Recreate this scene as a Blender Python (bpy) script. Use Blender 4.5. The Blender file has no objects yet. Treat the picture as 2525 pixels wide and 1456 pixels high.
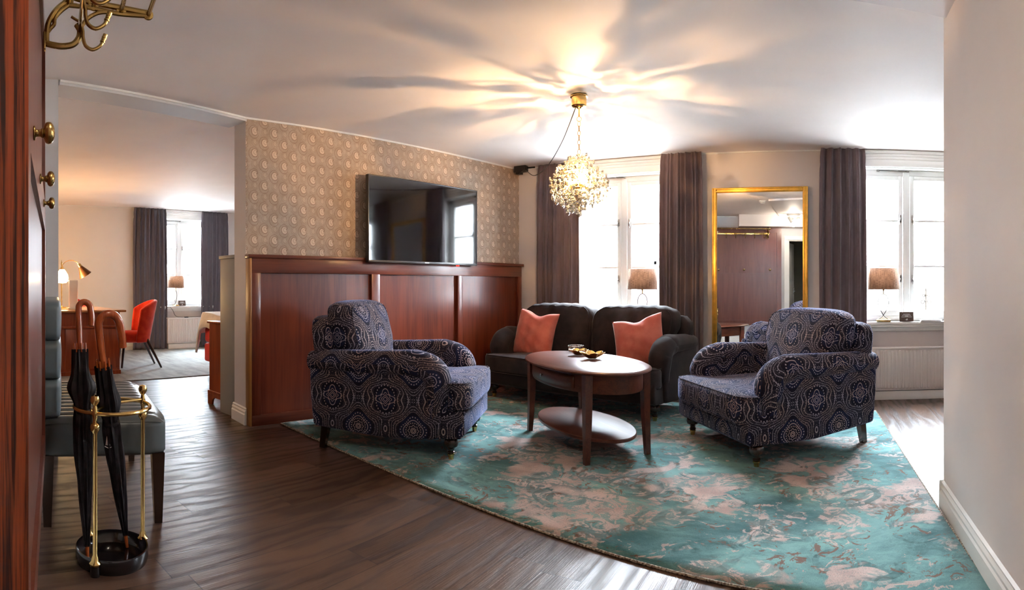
import bpy, bmesh, math, random
from mathutils import Vector, Matrix, Euler
R = math.radians
PI = math.pi
C = bpy.context.scene.collection
random.seed(7)

# ------------------------------------------------------------ camera
F = 1415.0            # pixels per radian of the panoramic photograph (2525 x 1456)
cd = bpy.data.cameras.new('camera'); cam = bpy.data.objects.new('camera', cd); C.objects.link(cam)
cd.type = 'PANO'; cd.panorama_type = 'CENTRAL_CYLINDRICAL'
cd.central_cylindrical_range_u_min = -1262.5 / F
cd.central_cylindrical_range_u_max = 1262.5 / F
cd.central_cylindrical_range_v_min = -750.0 / F
cd.central_cylindrical_range_v_max = 706.0 / F
cd.central_cylindrical_radius = 1.0
cd.clip_start = 0.01
cam.location = (0, 0, 1.17)
cam.rotation_euler = (R(90), 0, 783.0 / F)
bpy.context.scene.camera = cam

# ------------------------------------------------------------ world, portals, colour management
sc = bpy.context.scene
w = bpy.data.worlds.new('sky'); sc.world = w; w.use_nodes = True
bg = w.node_tree.nodes['Background']
bg.inputs[0].default_value = (0.78, 0.89, 1.0, 1); bg.inputs[1].default_value = 88.0
sc.view_settings.view_transform = 'Standard'; sc.view_settings.look = 'None'
sc.view_settings.gamma = 1.0; sc.view_settings.use_curve_mapping = False
sc.view_settings.exposure = 0.9
sc.cycles.use_denoising = True
sc.cycles.max_bounces = 8; sc.cycles.diffuse_bounces = 5; sc.cycles.glossy_bounces = 4
sc.cycles.transparent_max_bounces = 24; sc.cycles.transmission_bounces = 6
sc.cycles.caustics_reflective = False; sc.cycles.caustics_refractive = False
sc.cycles.sample_clamp_indirect = 40.0

def portal(name, loc, rot, sx, sz):
    l = bpy.data.lights.new(name, 'AREA'); l.shape = 'RECTANGLE'; l.size = sx; l.size_y = sz
    l.cycles.is_portal = True
    o = bpy.data.objects.new(name, l); o.location = loc; o.rotation_euler = rot; C.objects.link(o)
portal('daylight_portal', (-2.28, 6.33, 1.6), (R(-90), 0, 0), 1.3, 1.7)
portal('daylight_portal', (0.82, 6.33, 1.6), (R(-90), 0, 0), 1.3, 1.7)
portal('daylight_portal', (-10.1, 4.61, 1.6), (R(-90), 0, R(90)), 1.3, 1.7)

def point(name, loc, power, col, rad=0.01):
    l = bpy.data.lights.new(name, 'POINT'); l.energy = power; l.color = col; l.shadow_soft_size = rad
    o = bpy.data.objects.new(name, l); o.location = loc; C.objects.link(o); return o

# ------------------------------------------------------------ node expressions
class X:
    """a scalar socket with python arithmetic"""
    def __init__(s, nt, so): s.nt = nt; s.so = so
    def _m(s, op, *a):
        n = s.nt.nodes.new('ShaderNodeMath'); n.operation = op
        for i, v in enumerate((s,) + a):
            if isinstance(v, X): s.nt.links.new(v.so, n.inputs[i])
            else: n.inputs[i].default_value = float(v)
        return X(s.nt, n.outputs[0])
    def __add__(s, o): return s._m('ADD', o)
    __radd__ = __add__
    def __sub__(s, o): return s._m('SUBTRACT', o)
    def __rsub__(s, o): return (s * -1.0) + o
    def __mul__(s, o): return s._m('MULTIPLY', o)
    __rmul__ = __mul__
    def __truediv__(s, o): return s._m('DIVIDE', o)
    def sin(s): return s._m('SINE')
    def cos(s): return s._m('COSINE')
    def abs(s): return s._m('ABSOLUTE')
    def floor(s): return s._m('FLOOR')
    def frac(s): return s._m('FRACT')
    def sqrt(s): return s._m('SQRT')
    def min(s, o): return s._m('MINIMUM', o)
    def max(s, o): return s._m('MAXIMUM', o)
    def gt(s, o): return s._m('GREATER_THAN', o)
    def lt(s, o): return s._m('LESS_THAN', o)
    def atan2(s, o): return s._m('ARCTAN2', o)
    def pow(s, o): return s._m('POWER', o)
    def ss(s, a, b):
        n = s.nt.nodes.new('ShaderNodeMapRange'); n.interpolation_type = 'SMOOTHSTEP'
        s.nt.links.new(s.so, n.inputs[0]); n.inputs[1].default_value = a; n.inputs[2].default_value = b
        return X(s.nt, n.outputs[0])

class Mat:
    def __init__(s, name, rough=0.5, metal=0.0, col=(.8, .8, .8), spec=0.5, sheen=0.0, coat=0.0):
        s.m = bpy.data.materials.new(name); s.m.use_nodes = True
        s.nt = s.m.node_tree; s.b = s.nt.nodes['Principled BSDF']
        s.b.inputs['Base Color'].default_value = (*col, 1); s.b.inputs['Roughness'].default_value = rough
        s.b.inputs['Metallic'].default_value = metal; s.b.inputs['Specular IOR Level'].default_value = spec
        s.b.inputs['Sheen Weight'].default_value = sheen; s.b.inputs['Coat Weight'].default_value = coat
        s.b.inputs['Coat Roughness'].default_value = 0.15
    def xyz(s, kind='Object'):
        t = s.nt.nodes.new('ShaderNodeTexCoord'); sp = s.nt.nodes.new('ShaderNodeSeparateXYZ')
        s.nt.links.new(t.outputs[kind], sp.inputs[0])
        return [X(s.nt, sp.outputs[i]) for i in range(3)]
    def vec(s, a, b, c):
        n = s.nt.nodes.new('ShaderNodeCombineXYZ')
        for i, v in enumerate((a, b, c)):
            if isinstance(v, X): s.nt.links.new(v.so, n.inputs[i])
            else: n.inputs[i].default_value = v
        return n.outputs[0]
    def noise(s, vec, scale, detail=3, rough=.5, dist=0.0):
        n = s.nt.nodes.new('ShaderNodeTexNoise'); s.nt.links.new(vec, n.inputs['Vector'])
        n.inputs['Scale'].default_value = scale; n.inputs['Detail'].default_value = detail
        n.inputs['Roughness'].default_value = rough; n.inputs['Distortion'].default_value = dist
        return X(s.nt, n.outputs[0])
    def vor(s, vec, scale, feature='F1', out=0, rnd=1.0):
        n = s.nt.nodes.new('ShaderNodeTexVoronoi'); n.feature = feature; s.nt.links.new(vec, n.inputs['Vector'])
        n.inputs['Scale'].default_value = scale; n.inputs['Randomness'].default_value = rnd
        return X(s.nt, n.outputs[out])
    def white(s, vec):
        n = s.nt.nodes.new('ShaderNodeTexWhiteNoise'); s.nt.links.new(vec, n.inputs['Vector']); return X(s.nt, n.outputs['Value'])
    def mix(s, fac, a, b):
        n = s.nt.nodes.new('ShaderNodeMix'); n.data_type = 'RGBA'
        if isinstance(fac, X): s.nt.links.new(fac.so, n.inputs['Factor'])
        else: n.inputs['Factor'].default_value = fac
        for v, k in ((a, 6), (b, 7)):
            if isinstance(v, tuple): n.inputs[k].default_value = (*v, 1)
            else: s.nt.links.new(v, n.inputs[k])
        return n.outputs[2]
    def col(s, so): s.nt.links.new(so, s.b.inputs['Base Color']); return s
    def rough(s, x): s.nt.links.new(x.so, s.b.inputs['Roughness']); return s
    def bump(s, x, strength=.3, dist=.002):
        n = s.nt.nodes.new('ShaderNodeBump'); n.inputs['Strength'].default_value = strength
        n.inputs['Distance'].default_value = dist; s.nt.links.new(x.so, n.inputs['Height'])
        s.nt.links.new(n.outputs[0], s.b.inputs['Normal']); return s

def paint(name, col, rough=.6, bump=.15):
    m = Mat(name, rough, col=col); x, y, z = m.xyz()
    n = m.noise(m.vec(x, y, z), 3.0, 4)
    m.col(m.mix(n.ss(.3, .7), tuple(c * .97 for c in col), col))
    if bump: m.bump(m.noise(m.vec(x, y, z), 260.0, 2), bump, .001)
    return m.m
def wood(name, c1, c2, axis='z', rough=.3, scale=1.0, coat=.0, streak=1.0, spec=.5):
    m = Mat(name, rough, coat=coat, spec=spec); p = dict(zip('xyz', m.xyz()))
    k = {a: p[a] * ((1.2 if a == axis else 14.0) * scale) for a in 'xyz'}
    v = m.vec(k['x'], k['y'], k['z'])
    n = m.noise(v, 1.0, 5, .6, 1.2)
    k2 = {a: p[a] * ((3.0 if a == axis else 160.0) * scale) for a in 'xyz'}
    f = m.noise(m.vec(k2['x'], k2['y'], k2['z']), 1.0, 3)
    t = (n * (0.65) + f * (.35 * streak)).ss(.34, .62)
    m.col(m.mix(t, c1, c2)); m.bump(f, .12, .0008)
    return m.m
def metal(name, col, rough=.2):
    m = Mat(name, rough, 1.0, col); x, y, z = m.xyz()
    n = m.noise(m.vec(x, y, z), 18.0, 3)
    m.rough(n * .12 + (rough - .04)); m.col(m.mix(n.ss(.35, .7), tuple(c * .8 for c in col), col))
    return m.m
def velvet(name, c1, c2, sheen=.6, scale=9.0, rough=.8):
    m = Mat(name, rough, sheen=sheen, spec=.25); x, y, z = m.xyz(); v = m.vec(x, y, z)
    n = m.noise(v, scale, 4); f = m.noise(v, 420.0, 2)
    m.col(m.mix((n * .7 + f * .3).ss(.35, .65), c1, c2)); m.bump(f, .25, .001)
    m.b.inputs['Sheen Roughness'].default_value = .35
    return m.m
def glow(name, col, strength):
    m = Mat(name, .5, col=col); m.b.inputs['Emission Color'].default_value = (*col, 1)
    m.b.inputs['Emission Strength'].default_value = strength
    return m.m
def clear(name, tint=(1, 1, 1), refl=.12, rough=.02):
    m = bpy.data.materials.new(name); m.use_nodes = True; nt = m.node_tree; nt.nodes.clear()
    o = nt.nodes.new('ShaderNodeOutputMaterial'); mx = nt.nodes.new('ShaderNodeMixShader')
    t = nt.nodes.new('ShaderNodeBsdfTransparent'); g = nt.nodes.new('ShaderNodeBsdfGlossy')
    t.inputs[0].default_value = (*tint, 1); g.inputs['Roughness'].default_value = rough
    lw = nt.nodes.new('ShaderNodeLayerWeight'); pw = nt.nodes.new('ShaderNodeMath'); pw.operation = 'POWER'; pw.inputs[1].default_value = 5.0
    nt.links.new(lw.outputs['Facing'], pw.inputs[0])
    ad = nt.nodes.new('ShaderNodeMath'); ad.operation = 'ADD'; ad.inputs[1].default_value = refl + .04; ad.use_clamp = True
    nt.links.new(pw.outputs[0], ad.inputs[0]); nt.links.new(ad.outputs[0], mx.inputs[0])
    nt.links.new(t.outputs[0], mx.inputs[1]); nt.links.new(g.outputs[0], mx.inputs[2]); nt.links.new(mx.outputs[0], o.inputs[0])
    return m

M = {}
M['wall'] = paint('painted_wall', (.70, .64, .615))
M['wall_grey'] = paint('grey_painted_wall', (.60, .60, .61))
M['wall_bed'] = paint('bedroom_wall_paint', (.74, .71, .68))
M['ceiling'] = paint('ceiling_paint', (.86, .795, .76), .7)
M['white'] = paint('white_gloss_paint', (.80, .80, .77), .35, 0)
M['radiator'] = paint('radiator_enamel', (.76, .71, .67), .35, 0)
M['beige'] = paint('beige_board', (.40, .37, .31), .5)
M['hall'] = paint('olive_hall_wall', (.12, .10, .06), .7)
M['brass'] = metal('polished_brass', (.83, .58, .22), .16)
M['old_brass'] = metal('aged_brass', (.50, .34, .12), .24)
M['gold'] = metal('gilt_frame', (.95, .52, .09), .32)
M['chain'] = metal('gilt_chain', (.85, .58, .30), .3)
M['iron'] = metal('black_iron', (.03, .025, .02), .4)
M['steel'] = metal('steel_fittings', (.6, .6, .58), .25)
M['black'] = Mat('black_plastic', .35, col=(.012, .011, .012)).m
M['enamel'] = Mat('black_enamel', .12, col=(.006, .004, .005), coat=.5).m
M['mahogany'] = wood('mahogany_panel', (.095, .014, .006), (.175, .033, .012), 'z', .32, .6, coat=.2)
M['mahogany_x'] = wood('mahogany_rail', (.10, .019, .009), (.17, .038, .016), 'x', .3, .6, coat=.2)
M['mahogany_lit'] = wood('panel_edge_lit', (.22, .085, .02), (.42, .18, .045), 'z', .4)  # lit copy of the mahogany for the end board, brightness put into the colour
def m_zebra():
    m = Mat('striped_panel_edge', .32); x, y, z = m.xyz()
    n = m.noise(m.vec(x * 3.0, y * 95.0, z * 1.6), 1.0, 3, .6, .5); f = m.noise(m.vec(x, y * 600.0, z * 14.0), 1.0, 3)
    m.col(m.mix((n * .75 + f * .25).ss(.40, .60), (.04, .004, .001), (.36, .062, .012))); return m.m
M['zebra'] = m_zebra()
M['rack_panel'] = wood('hat_rack_panel', (.12, .028, .017), (.17, .046, .028), 'z', .33, .7, coat=.0)
M['table'] = wood('dark_walnut', (.055, .012, .005), (.115, .028, .012), 'x', .40, coat=.05)
M['table_top'] = wood('walnut_table_top', (.065, .016, .009), (.125, .035, .019), 'x', .28, coat=.05)
M['leg'] = Mat('dark_turned_wood', .18, col=(.022, .009, .005), coat=.6).m
M['desk'] = wood('cherry_desk', (.24, .035, .010), (.40, .075, .02), 'z', .3, coat=.2)
M['desk_top'] = wood('cherry_desk_top', (.42, .17, .06), (.60, .28, .11), 'y', .2, coat=.5)
M['crook'] = wood('umbrella_crook_wood', (.30, .055, .016), (.50, .12, .03), 'z', .18, coat=.7)
M['umbrella'] = velvet('black_umbrella_cloth', (.006, .005, .007), (.018, .014, .018), 0, 30, .55)
M['leather'] = Mat('grey_leather', .36, col=(.085, .098, .10), coat=.05).m
M['leather_blue'] = Mat('blue_grey_leather', .40, col=(.13, .175, .20), coat=.1).m
M['sofa'] = velvet('brown_black_velvet', (.016, .011, .013), (.036, .024, .023), .2, 7)
M['coral'] = velvet('coral_velvet', (.50, .115, .08), (.62, .19, .14), .7, 8)
M['red'] = velvet('red_velvet', (.50, .022, .008), (.62, .045, .012), .4, 12)
M['bed_red'] = velvet('red_bed_base', (.45, .02, .015), (.55, .03, .02), .2, 12)
M['linen'] = velvet('bed_linen', (.62, .56, .50), (.75, .70, .64), .1, 10)
M['crystal'] = clear('cut_crystal', (1.0, .95, .82), .55, .16)
M['glass'] = clear('window_glass', (1, 1, 1), .0, .0)
M['dish'] = clear('clear_glass_dish', (.9, .93, .92), .15, .02)
M['screen'] = Mat('tv_screen', .06, col=(.004, .003, .004), spec=.8).m
M['bezel'] = Mat('tv_bezel', .35, .4, col=(.05, .05, .052)).m
M['mirror'] = Mat('mirror_glass', .0, 1.0, col=(.93, .94, .93)).m
M['paper'] = Mat('white_paper', .6, col=(.85, .85, .85)).m
M['card'] = Mat('brown_card', .5, col=(.10, .065, .05)).m
M['bulb'] = glow('lit_bulb', (1.0, .72, .36), 160.0)
M['globe'] = glow('lit_shade', (1.0, .78, .42), 14.0)
M['bronze'] = Mat('dark_lamp_cone', .35, .6, col=(.09, .035, .012)).m
M['facade'] = paint('rendered_facade', (.36, .35, .34), .8)
M['brick'] = Mat('pink_brick', .9, col=(.05, .03, .028)).m
M['pane_dark'] = Mat('facade_glass', .4, col=(.02, .022, .025)).m
M['pipe'] = Mat('zinc_pipe', .6, .0, col=(.020, .026, .034)).m
M['street'] = paint('street_stone', (.24, .235, .23), .9)

def m_floor():
    m = Mat('dark_oak_planks', .3, spec=.5); x, y, z = m.xyz()
    W = .19; L_ = 1.35
    cx = (x / W).floor(); fx = (x / W).frac()
    off = m.white(m.vec(cx, 3.1, 0.0)) * L_
    yy = (y + off) / L_; cy = yy.floor(); fy = yy.frac()
    rnd = m.white(m.vec(cx, cy, 1.0)); rnd2 = m.white(m.vec(cx, cy, 5.0))
    gx = x * 9.0 + rnd * 37.0; gy = y * 1.0 + rnd2 * 19.0
    warp = m.noise(m.vec(gx * .55, gy * 1.1, rnd), 1.0, 3, .5) 
    rings = (((warp * 10.0 + x * 24.0) * 2.6).sin() * .5 + .5).pow(1.8)           # cathedral grain
    fine = m.noise(m.vec(x * 170.0, y * 5.0, rnd), 1.0, 3, .6)
    t = (rings * -.30 + fine * .62 + rnd * .34 + .22)
    c = m.mix(t.ss(.15, .95), (.026, .012, .008), (.115, .062, .040))
    seam = (fx.lt(.022) + fy.lt(.0036)).min(1.0)
    c = m.mix(seam * .85, c, (.008, .004, .003))
    m.col(c)
    m.rough(rings * .12 + fine * .18 + .24)
    m.bump(rings * -.5 + fine * .8 - seam * 2.0, .5, .0022)
    return m.m
M['floor'] = m_floor()

def m_carpet():
    m = Mat('grey_blue_carpet', .95, spec=.1); x, y, z = m.xyz()
    n = m.noise(m.vec(x * 1.0, y * 3.0, z), 3.0, 5, .6); f = m.noise(m.vec(x, y, z), 190.0, 2)
    m.col(m.mix((n * .7 + f * .3).ss(.35, .65), (.27, .29, .28), (.42, .44, .43))); m.bump(f, .5, .003)
    return m.m
M['carpet'] = m_carpet()

def m_rug():
    m = Mat('overdyed_rug', .92, spec=.12, sheen=.15); x, y, z = m.xyz(); v = m.vec(x, y, z)
    big = m.noise(v, .9, 3, .5, .3)
    med = m.noise(v, 3.6, 5, .6, 1.0)
    wear = m.noise(m.vec(x * 1.0, y * 1.8, z), 1.6, 7, .65, .4)
    # scrolling leaves: spirals on a warped half-drop lattice
    wx = x + m.noise(v, 1.6, 2, .5) * .35; wy = y + m.noise(m.vec(y, x, 3.0), 1.6, 2, .5) * .35
    def scroll(dx, dy, A, B, turn):
        a = ((wx / A + dx).frac() - .5) * A; b = ((wy / B + dy).frac() - .5) * B
        rr = (a * a + b * b).sqrt(); th = b.atan2(a) * turn
        return (th + rr * 62.0).sin().ss(-.15, .25) * (rr.lt(A * .30))
    sc1 = scroll(0, 0, .62, .74, 1.0) + scroll(.5, .5, .62, .74, -1.0)
    lobes = m.noise(v, 9.0, 4, .62, 2.6).ss(.475, .515)                # leafy blobs
    veins = ((m.noise(v, 7.0, 3, .6, 3.0) * 10.0).frac() - .5).abs().lt(.07)
    bare = (big * .62 + med * .38).ss(.50, .53)                        # worn down to the pale ground
    bare2 = bare * (1.0 - (sc1.min(1.0) * .85).max(lobes * .75) * m.noise(v, 2.3, 2).ss(.42, .50))
    small = (m.noise(v, 6.5, 5, .68, 1.6) * .75 + m.noise(v, 1.3, 2) * .25).ss(.565, .585)
    rust = (m.noise(v, 9.0, 5, .72, 1.4) * .7 + m.noise(v, 1.9, 2) * .3).ss(.56, .58)
    thread = m.noise(m.vec(x * 420.0, y * 70.0, z), 1.0, 2)
    teal = m.mix((wear * .85 + thread * .15).ss(.34, .66), (.030, .115, .125), (.20, .41, .40))
    teal = m.mix((sc1.min(1.0) * .5 + lobes * .35) * med.ss(.40, .6), teal, (.022, .085, .09))
    pale = m.mix((m.noise(v, 5.0, 3) * .7 + thread * .3).ss(.35, .65), (.42, .29, .26), (.60, .47, .43))
    c = m.mix((bare2.max(small * .85)) * .95, teal, pale)
    c = m.mix(veins * bare * .5, c, (.07, .19, .19))
    c = m.mix(rust * (1.0 - bare2) * .85, c, (.17, .065, .035))
    m.col(c); m.bump(thread * .6 + m.noise(v, 160.0, 2) * .5, .5, .002)
    return m.m
M['rug'] = m_rug()

def m_paisley():
    m = Mat('paisley_wallpaper', .65, spec=.3); x, y, z = m.xyz()
    A = .19; B = .185
    cu = (x / A).floor(); 
    def motif(u0, v0, sc_):
        u = ((x + u0) / A).frac() - .5; v = ((z + v0) / B).frac() - .5
        px = u * (A / sc_); pz = v * (B / sc_)
        wob = m.noise(m.vec(x, y, z), 30.0, 2) * .006
        r = (px * px + pz * pz).sqrt() + wob
        th = (pz.atan2(px) + (.7)) / (2 * PI)
        th = th.frac()
        rad = th.pow(1.35) * (1.0 - th.pow(7.0)) * .056 + .005                                         # a spiral drop
        body = (rad - r).ss(0.0, .002)
        line = ((r - rad).abs() - .0018).ss(.0012, 0.0)
        halo = ((r - rad * 1.55).abs() - .0010).ss(.0012, 0.0)
        seed = ((r - rad * .55).abs() - .0008).ss(.001, 0.0)
        return body, (line + halo + seed).min(1.0)
    b1, l1 = motif(0, 0, 1.35); b2, l2 = motif(A / 2, B / 2, 1.35)
    b3, l3 = motif(A * .5, 0, .85); b4, l4 = motif(0, B * .5, .85)
    v = m.vec(x, 0.0, z)
    d = m.vor(v, 55.0, 'DISTANCE_TO_EDGE'); scr = m.noise(v, 42.0, 4, .6, 2.5)
    scrl = ((scr * 9.0).frac() - .5).abs().ss(.06, .18)
    base = m.mix(m.noise(v, 9.0, 3).ss(.35, .65), (.43, .335, .25), (.50, .40, .31))
    c = m.mix((1.0 - scrl) * .62, base, (.22, .13, .09))
    c = m.mix(d.ss(.0, .12) * -.3 + .3, c, (.34, .24, .17))
    c = m.mix((b3 + b4).min(1.0) * .45, c, (.58, .46, .35))
    c = m.mix((b1 + b2).min(1.0) * (scrl * .4 + .5), c, (.68, .54, .42))
    c = m.mix((l1 + l2 + (l3 + l4) * .6).min(1.0) * .75, c, (.24, .14, .10))
    m.col(c)
    return m.m
M['wallpaper'] = m_paisley()

def m_damask():
    m = Mat('medallion_velvet', .85, spec=.15, sheen=.45); u, v, _ = m.xyz('UV')
    m.b.inputs['Sheen Roughness'].default_value = .3
    m.b.inputs['Sheen Tint'].default_value = (.45, .55, .95, 1)
    a, b = .40, .40
    U = u * (2 * PI / a); V_ = v * (2 * PI / b)
    def cell(du, dv):
        x = ((u / a + du).frac() - .5) * a; y = ((v / b + dv).frac() - .5) * b
        return x, y
    def ring(q, w_): return (q.abs() - w_).ss(.0022, 0.0)
    # round medallion at the cell centre
    x, y = cell(0, 0); r = (x * x + y * y).sqrt(); th = y.atan2(x)
    dots = ((th * 22.0).sin()).ss(.0, .5)
    A = ring(r - .018, .0015) + ring(r - .034 - (th * 8.0).cos() * .004, .0012) + ring(r - .052, .0030) * dots \
        + ring(r - .066 - (th * 4.0).cos() * .005, .0014) + ring(r - .082 - (th * 4.0).cos() * .010, .0026) * ((th * 30.0).sin()).ss(0, .5)
    A = A + (r - .009).abs().lt(.0025)
    # lozenge with lobes at the offset centre
    x2, y2 = cell(.5, .5); r2 = (x2 * x2 + y2 * y2).sqrt(); t2 = y2.atan2(x2)
    dia = x2.abs() + y2.abs()
    lobes = r2 - .055 - (t2 * 4.0).cos() * .016
    Bm = ring(dia - .016, .0016) + ring(dia - .030, .0014) + ring(lobes, .0018) + ring(r2 - .082 - (t2 * 2.0).cos() * -.014, .0026) * ((t2 * 26.0).sin()).ss(0, .5) \
        + ring(r2 - .040 - (t2 * 8.0).cos() * .006, .0010)
    # ogee lattice between them
    g = U.cos() + V_.cos() + (U * 2.0).cos() * (V_ * 2.0).cos() * .28 + (U * 3.0).cos() * .12 - (V_ * 3.0).cos() * .12
    band = g.abs().lt(.95)
    lat = (((g * 3.2).frac() - .5).abs() - .05).ss(.06, 0.0) * band
    dots2 = ((U * 12.0).sin() * (V_ * 12.0).sin()).abs().gt(.80) * (g * 1.6).frac().lt(.35) * g.abs().lt(.8)
    fil = m.noise(m.vec(x.abs(), y.abs(), 0.0), 70.0, 3, .6, 1.0)
    filig = ((fil * 5.0).frac() - .5).abs().lt(.05) * band
    pat = (A + Bm + lat * .8 + dots2 * .8 + filig * .5).min(1.0)
    light = m.mix(m.noise(m.vec(u, v, 0.0), 6.0, 2).ss(.4, .6), (.52, .39, .36), (.42, .38, .46))
    dark = m.mix((r.lt(.10) * r.gt(.058)) + (r2.lt(.07)), (.010, .009, .020), (.012, .015, .045))
    m.col(m.mix(pat * .85, dark, light))
    m.bump(pat, .25, .001)
    return m.m
M['damask'] = m_damask()

def m_curtain(name, c1, c2):
    m = Mat(name, .75, sheen=.25, spec=.2); x, y, z = m.xyz(); u, v, _ = m.xyz('UV')
    s = ((u * 700.0).sin()) * .5 + .5; n = m.noise(m.vec(x, y, z), 6.0, 3)
    m.col(m.mix((s * .5 + n * .5).ss(.25, .75), c1, c2)); m.bump(s, .3, .001)
    return m.m
M['curtain'] = m_curtain('ribbed_plum_grey_cloth', (.12, .085, .094), (.20, .148, .155))
M['curtain_bed'] = m_curtain('smooth_grey_cloth', (.105, .095, .115), (.15, .135, .155))

def m_shade():
    m = Mat('woven_lampshade', .8, spec=.2); x, y, z = m.xyz()
    th = y.atan2(x)
    a = m.noise(m.vec(th * 60.0, z * 9.0, 0.0), 1.0, 3); b = m.noise(m.vec(th * 5.0, z * 500.0, 0.0), 1.0, 3)
    m.col(m.mix((a * .5 + b * .5).ss(.35, .65), (.12, .075, .055), (.46, .31, .22)))
    cc = m.b.inputs['Base Color'].links[0].from_socket
    tr = m.nt.nodes.new('ShaderNodeBsdfTranslucent'); m.nt.links.new(cc, tr.inputs[0]); mx = m.nt.nodes.new('ShaderNodeMixShader'); mx.inputs[0].default_value = .55
    m.nt.links.new(m.b.outputs[0], mx.inputs[1]); m.nt.links.new(tr.outputs[0], mx.inputs[2]); m.nt.links.new(mx.outputs[0], m.nt.nodes['Material Output'].inputs[0])
    return m.m
M['shade'] = m_shade()

# ------------------------------------------------------------ mesh builder
class MB:
    def __init__(s): s.v = []; s.f = []; s.mi = []; s.uv = {}; s.M = Matrix()
    def add(s, vs, fs, mi=0, uvs=None):
        o = len(s.v); s.v += [tuple(s.M @ Vector(p)) for p in vs]
        for k, f in enumerate(fs):
            if uvs: s.uv[len(s.f)] = [uvs[i] for i in f]
            s.f.append([o + i for i in f]); s.mi.append(mi)
        return s
    def box(s, a, b, mi=0, rot=None):
        x0, y0, z0 = a; x1, y1, z1 = b
        vs = [(x, y, z) for x in (x0, x1) for y in (y0, y1) for z in (z0, z1)]
        fs = [(0, 1, 3, 2), (4, 6, 7, 5), (0, 4, 5, 1), (2, 3, 7, 6), (0, 2, 6, 4), (1, 5, 7, 3)]
        return s.add(vs, fs, mi)
    def rbox(s, a, b, r=.01, mi=0, seg=2):
        bm = bmesh.new(); bmesh.ops.create_cube(bm, size=1.0)
        c = [(p + q) / 2 for p, q in zip(a, b)]; d = [abs(q - p) for p, q in zip(a, b)]
        for v in bm.verts: v.co = Vector((c[0] + v.co.x * d[0], c[1] + v.co.y * d[1], c[2] + v.co.z * d[2]))
        bmesh.ops.bevel(bm, geom=bm.edges[:], offset=min(r, min(d) * .49), segments=seg, affect='EDGES', profile=.5)
        bm.verts.index_update()
        s.add([v.co[:] for v in bm.verts], [[v.index for v in f.verts] for f in bm.faces], mi); bm.free(); return s
    def prism(s, poly, depth, mi=0, axes='xz', base=0.0, r=0.0):
        """polygon in a plane, extruded along the third axis from base by depth (ear-less: uses bmesh face fill)"""
        bm = bmesh.new()
        def P(a, b, c):
            return {'xz': (a, c, b), 'yz': (c, a, b), 'xy': (a, b, c)}[axes]
        vs = [bm.verts.new(P(a, b, base)) for a, b in poly]; f = bm.faces.new(vs)
        e = bmesh.ops.extrude_face_region(bm, geom=[f])
        d = {'xz': (0, depth, 0), 'yz': (depth, 0, 0), 'xy': (0, 0, depth)}[axes]
        bmesh.ops.translate(bm, verts=[g for g in e['geom'] if isinstance(g, bmesh.types.BMVert)], vec=d)
        bmesh.ops.recalc_face_normals(bm, faces=bm.faces[:])
        if r > 0:
            ed = [x for x in bm.edges if len(x.link_faces) == 2 and x.calc_face_angle(0) > .9]
            bmesh.ops.bevel(bm, geom=ed, offset=r, segments=3, affect='EDGES', profile=.5)
        bmesh.ops.triangulate(bm, faces=[x for x in bm.faces if len(x.verts) > 4])
        bm.verts.index_update()
        s.add([v.co[:] for v in bm.verts], [[v.index for v in x.verts] for x in bm.faces], mi); bm.free(); return s
    def lathe(s, prof, n=24, c=(0, 0, 0), mi=0, arc=None):
        vs = []; fs = []; m = len(prof)
        for i in range(n):
            a = 2 * PI * i / n
            for r_, z in prof: vs.append((c[0] + r_ * math.cos(a), c[1] + r_ * math.sin(a), c[2] + z))
        for i in range(n):
            j = (i + 1) % n
            for k in range(m - 1): fs.append((i * m + k, j * m + k, j * m + k + 1, i * m + k + 1))
        if prof[0][0] > 1e-6: fs.append([i * m for i in range(n)][::-1])
        if prof[-1][0] > 1e-6: fs.append([i * m + m - 1 for i in range(n)])
        return s.add(vs, fs, mi)
    def tube(s, pts, r, n=8, closed=False, mi=0, sq=1.0):
        pts = [Vector(p) for p in pts]; N = len(pts)
        rs = r if isinstance(r, (list, tuple)) else [r] * N
        vs = []; fs = []; up = None
        for i in range(N):
            a = pts[(i - 1) % N] if (closed or i > 0) else pts[i]; b = pts[(i + 1) % N] if (closed or i < N - 1) else pts[i]
            t = (b - a); t = t.normalized() if t.length > 1e-9 else Vector((0, 0, 1))
            if up is None:
                up = Vector((0, 0, 1)) if abs(t.z) < .9 else Vector((0, 1, 0))
            x = up.cross(t); x = x.normalized() if x.length > 1e-6 else Vector((1, 0, 0)); up = t.cross(x).normalized()
            for k in range(n):
                an = 2 * PI * k / n
                vs.append(pts[i] + x * (rs[i] * math.cos(an)) + up * (rs[i] * sq * math.sin(an)))
        for i in range(N if closed else N - 1):
            j = (i + 1) % N
            for k in range(n): k2 = (k + 1) % n; fs.append((i * n + k, i * n + k2, j * n + k2, j * n + k))
        if not closed: fs += [list(range(n))[::-1], [(N - 1) * n + k for k in range(n)]]
        return s.add([tuple(v) for v in vs], fs, mi)
    def grid(s, fn, nu, nv, mi=0, uvf=None, closeu=False):
        vs = [tuple(fn(i / nu, j / nv)) for i in range(nu + 1) for j in range(nv + 1)]
        uvs = [uvf(i / nu, j / nv) for i in range(nu + 1) for j in range(nv + 1)] if uvf else None
        fs = [(i * (nv + 1) + j, (i + 1) * (nv + 1) + j, (i + 1) * (nv + 1) + j + 1, i * (nv + 1) + j + 1) for i in range(nu) for j in range(nv)]
        return s.add(vs, fs, mi, uvs)
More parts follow.
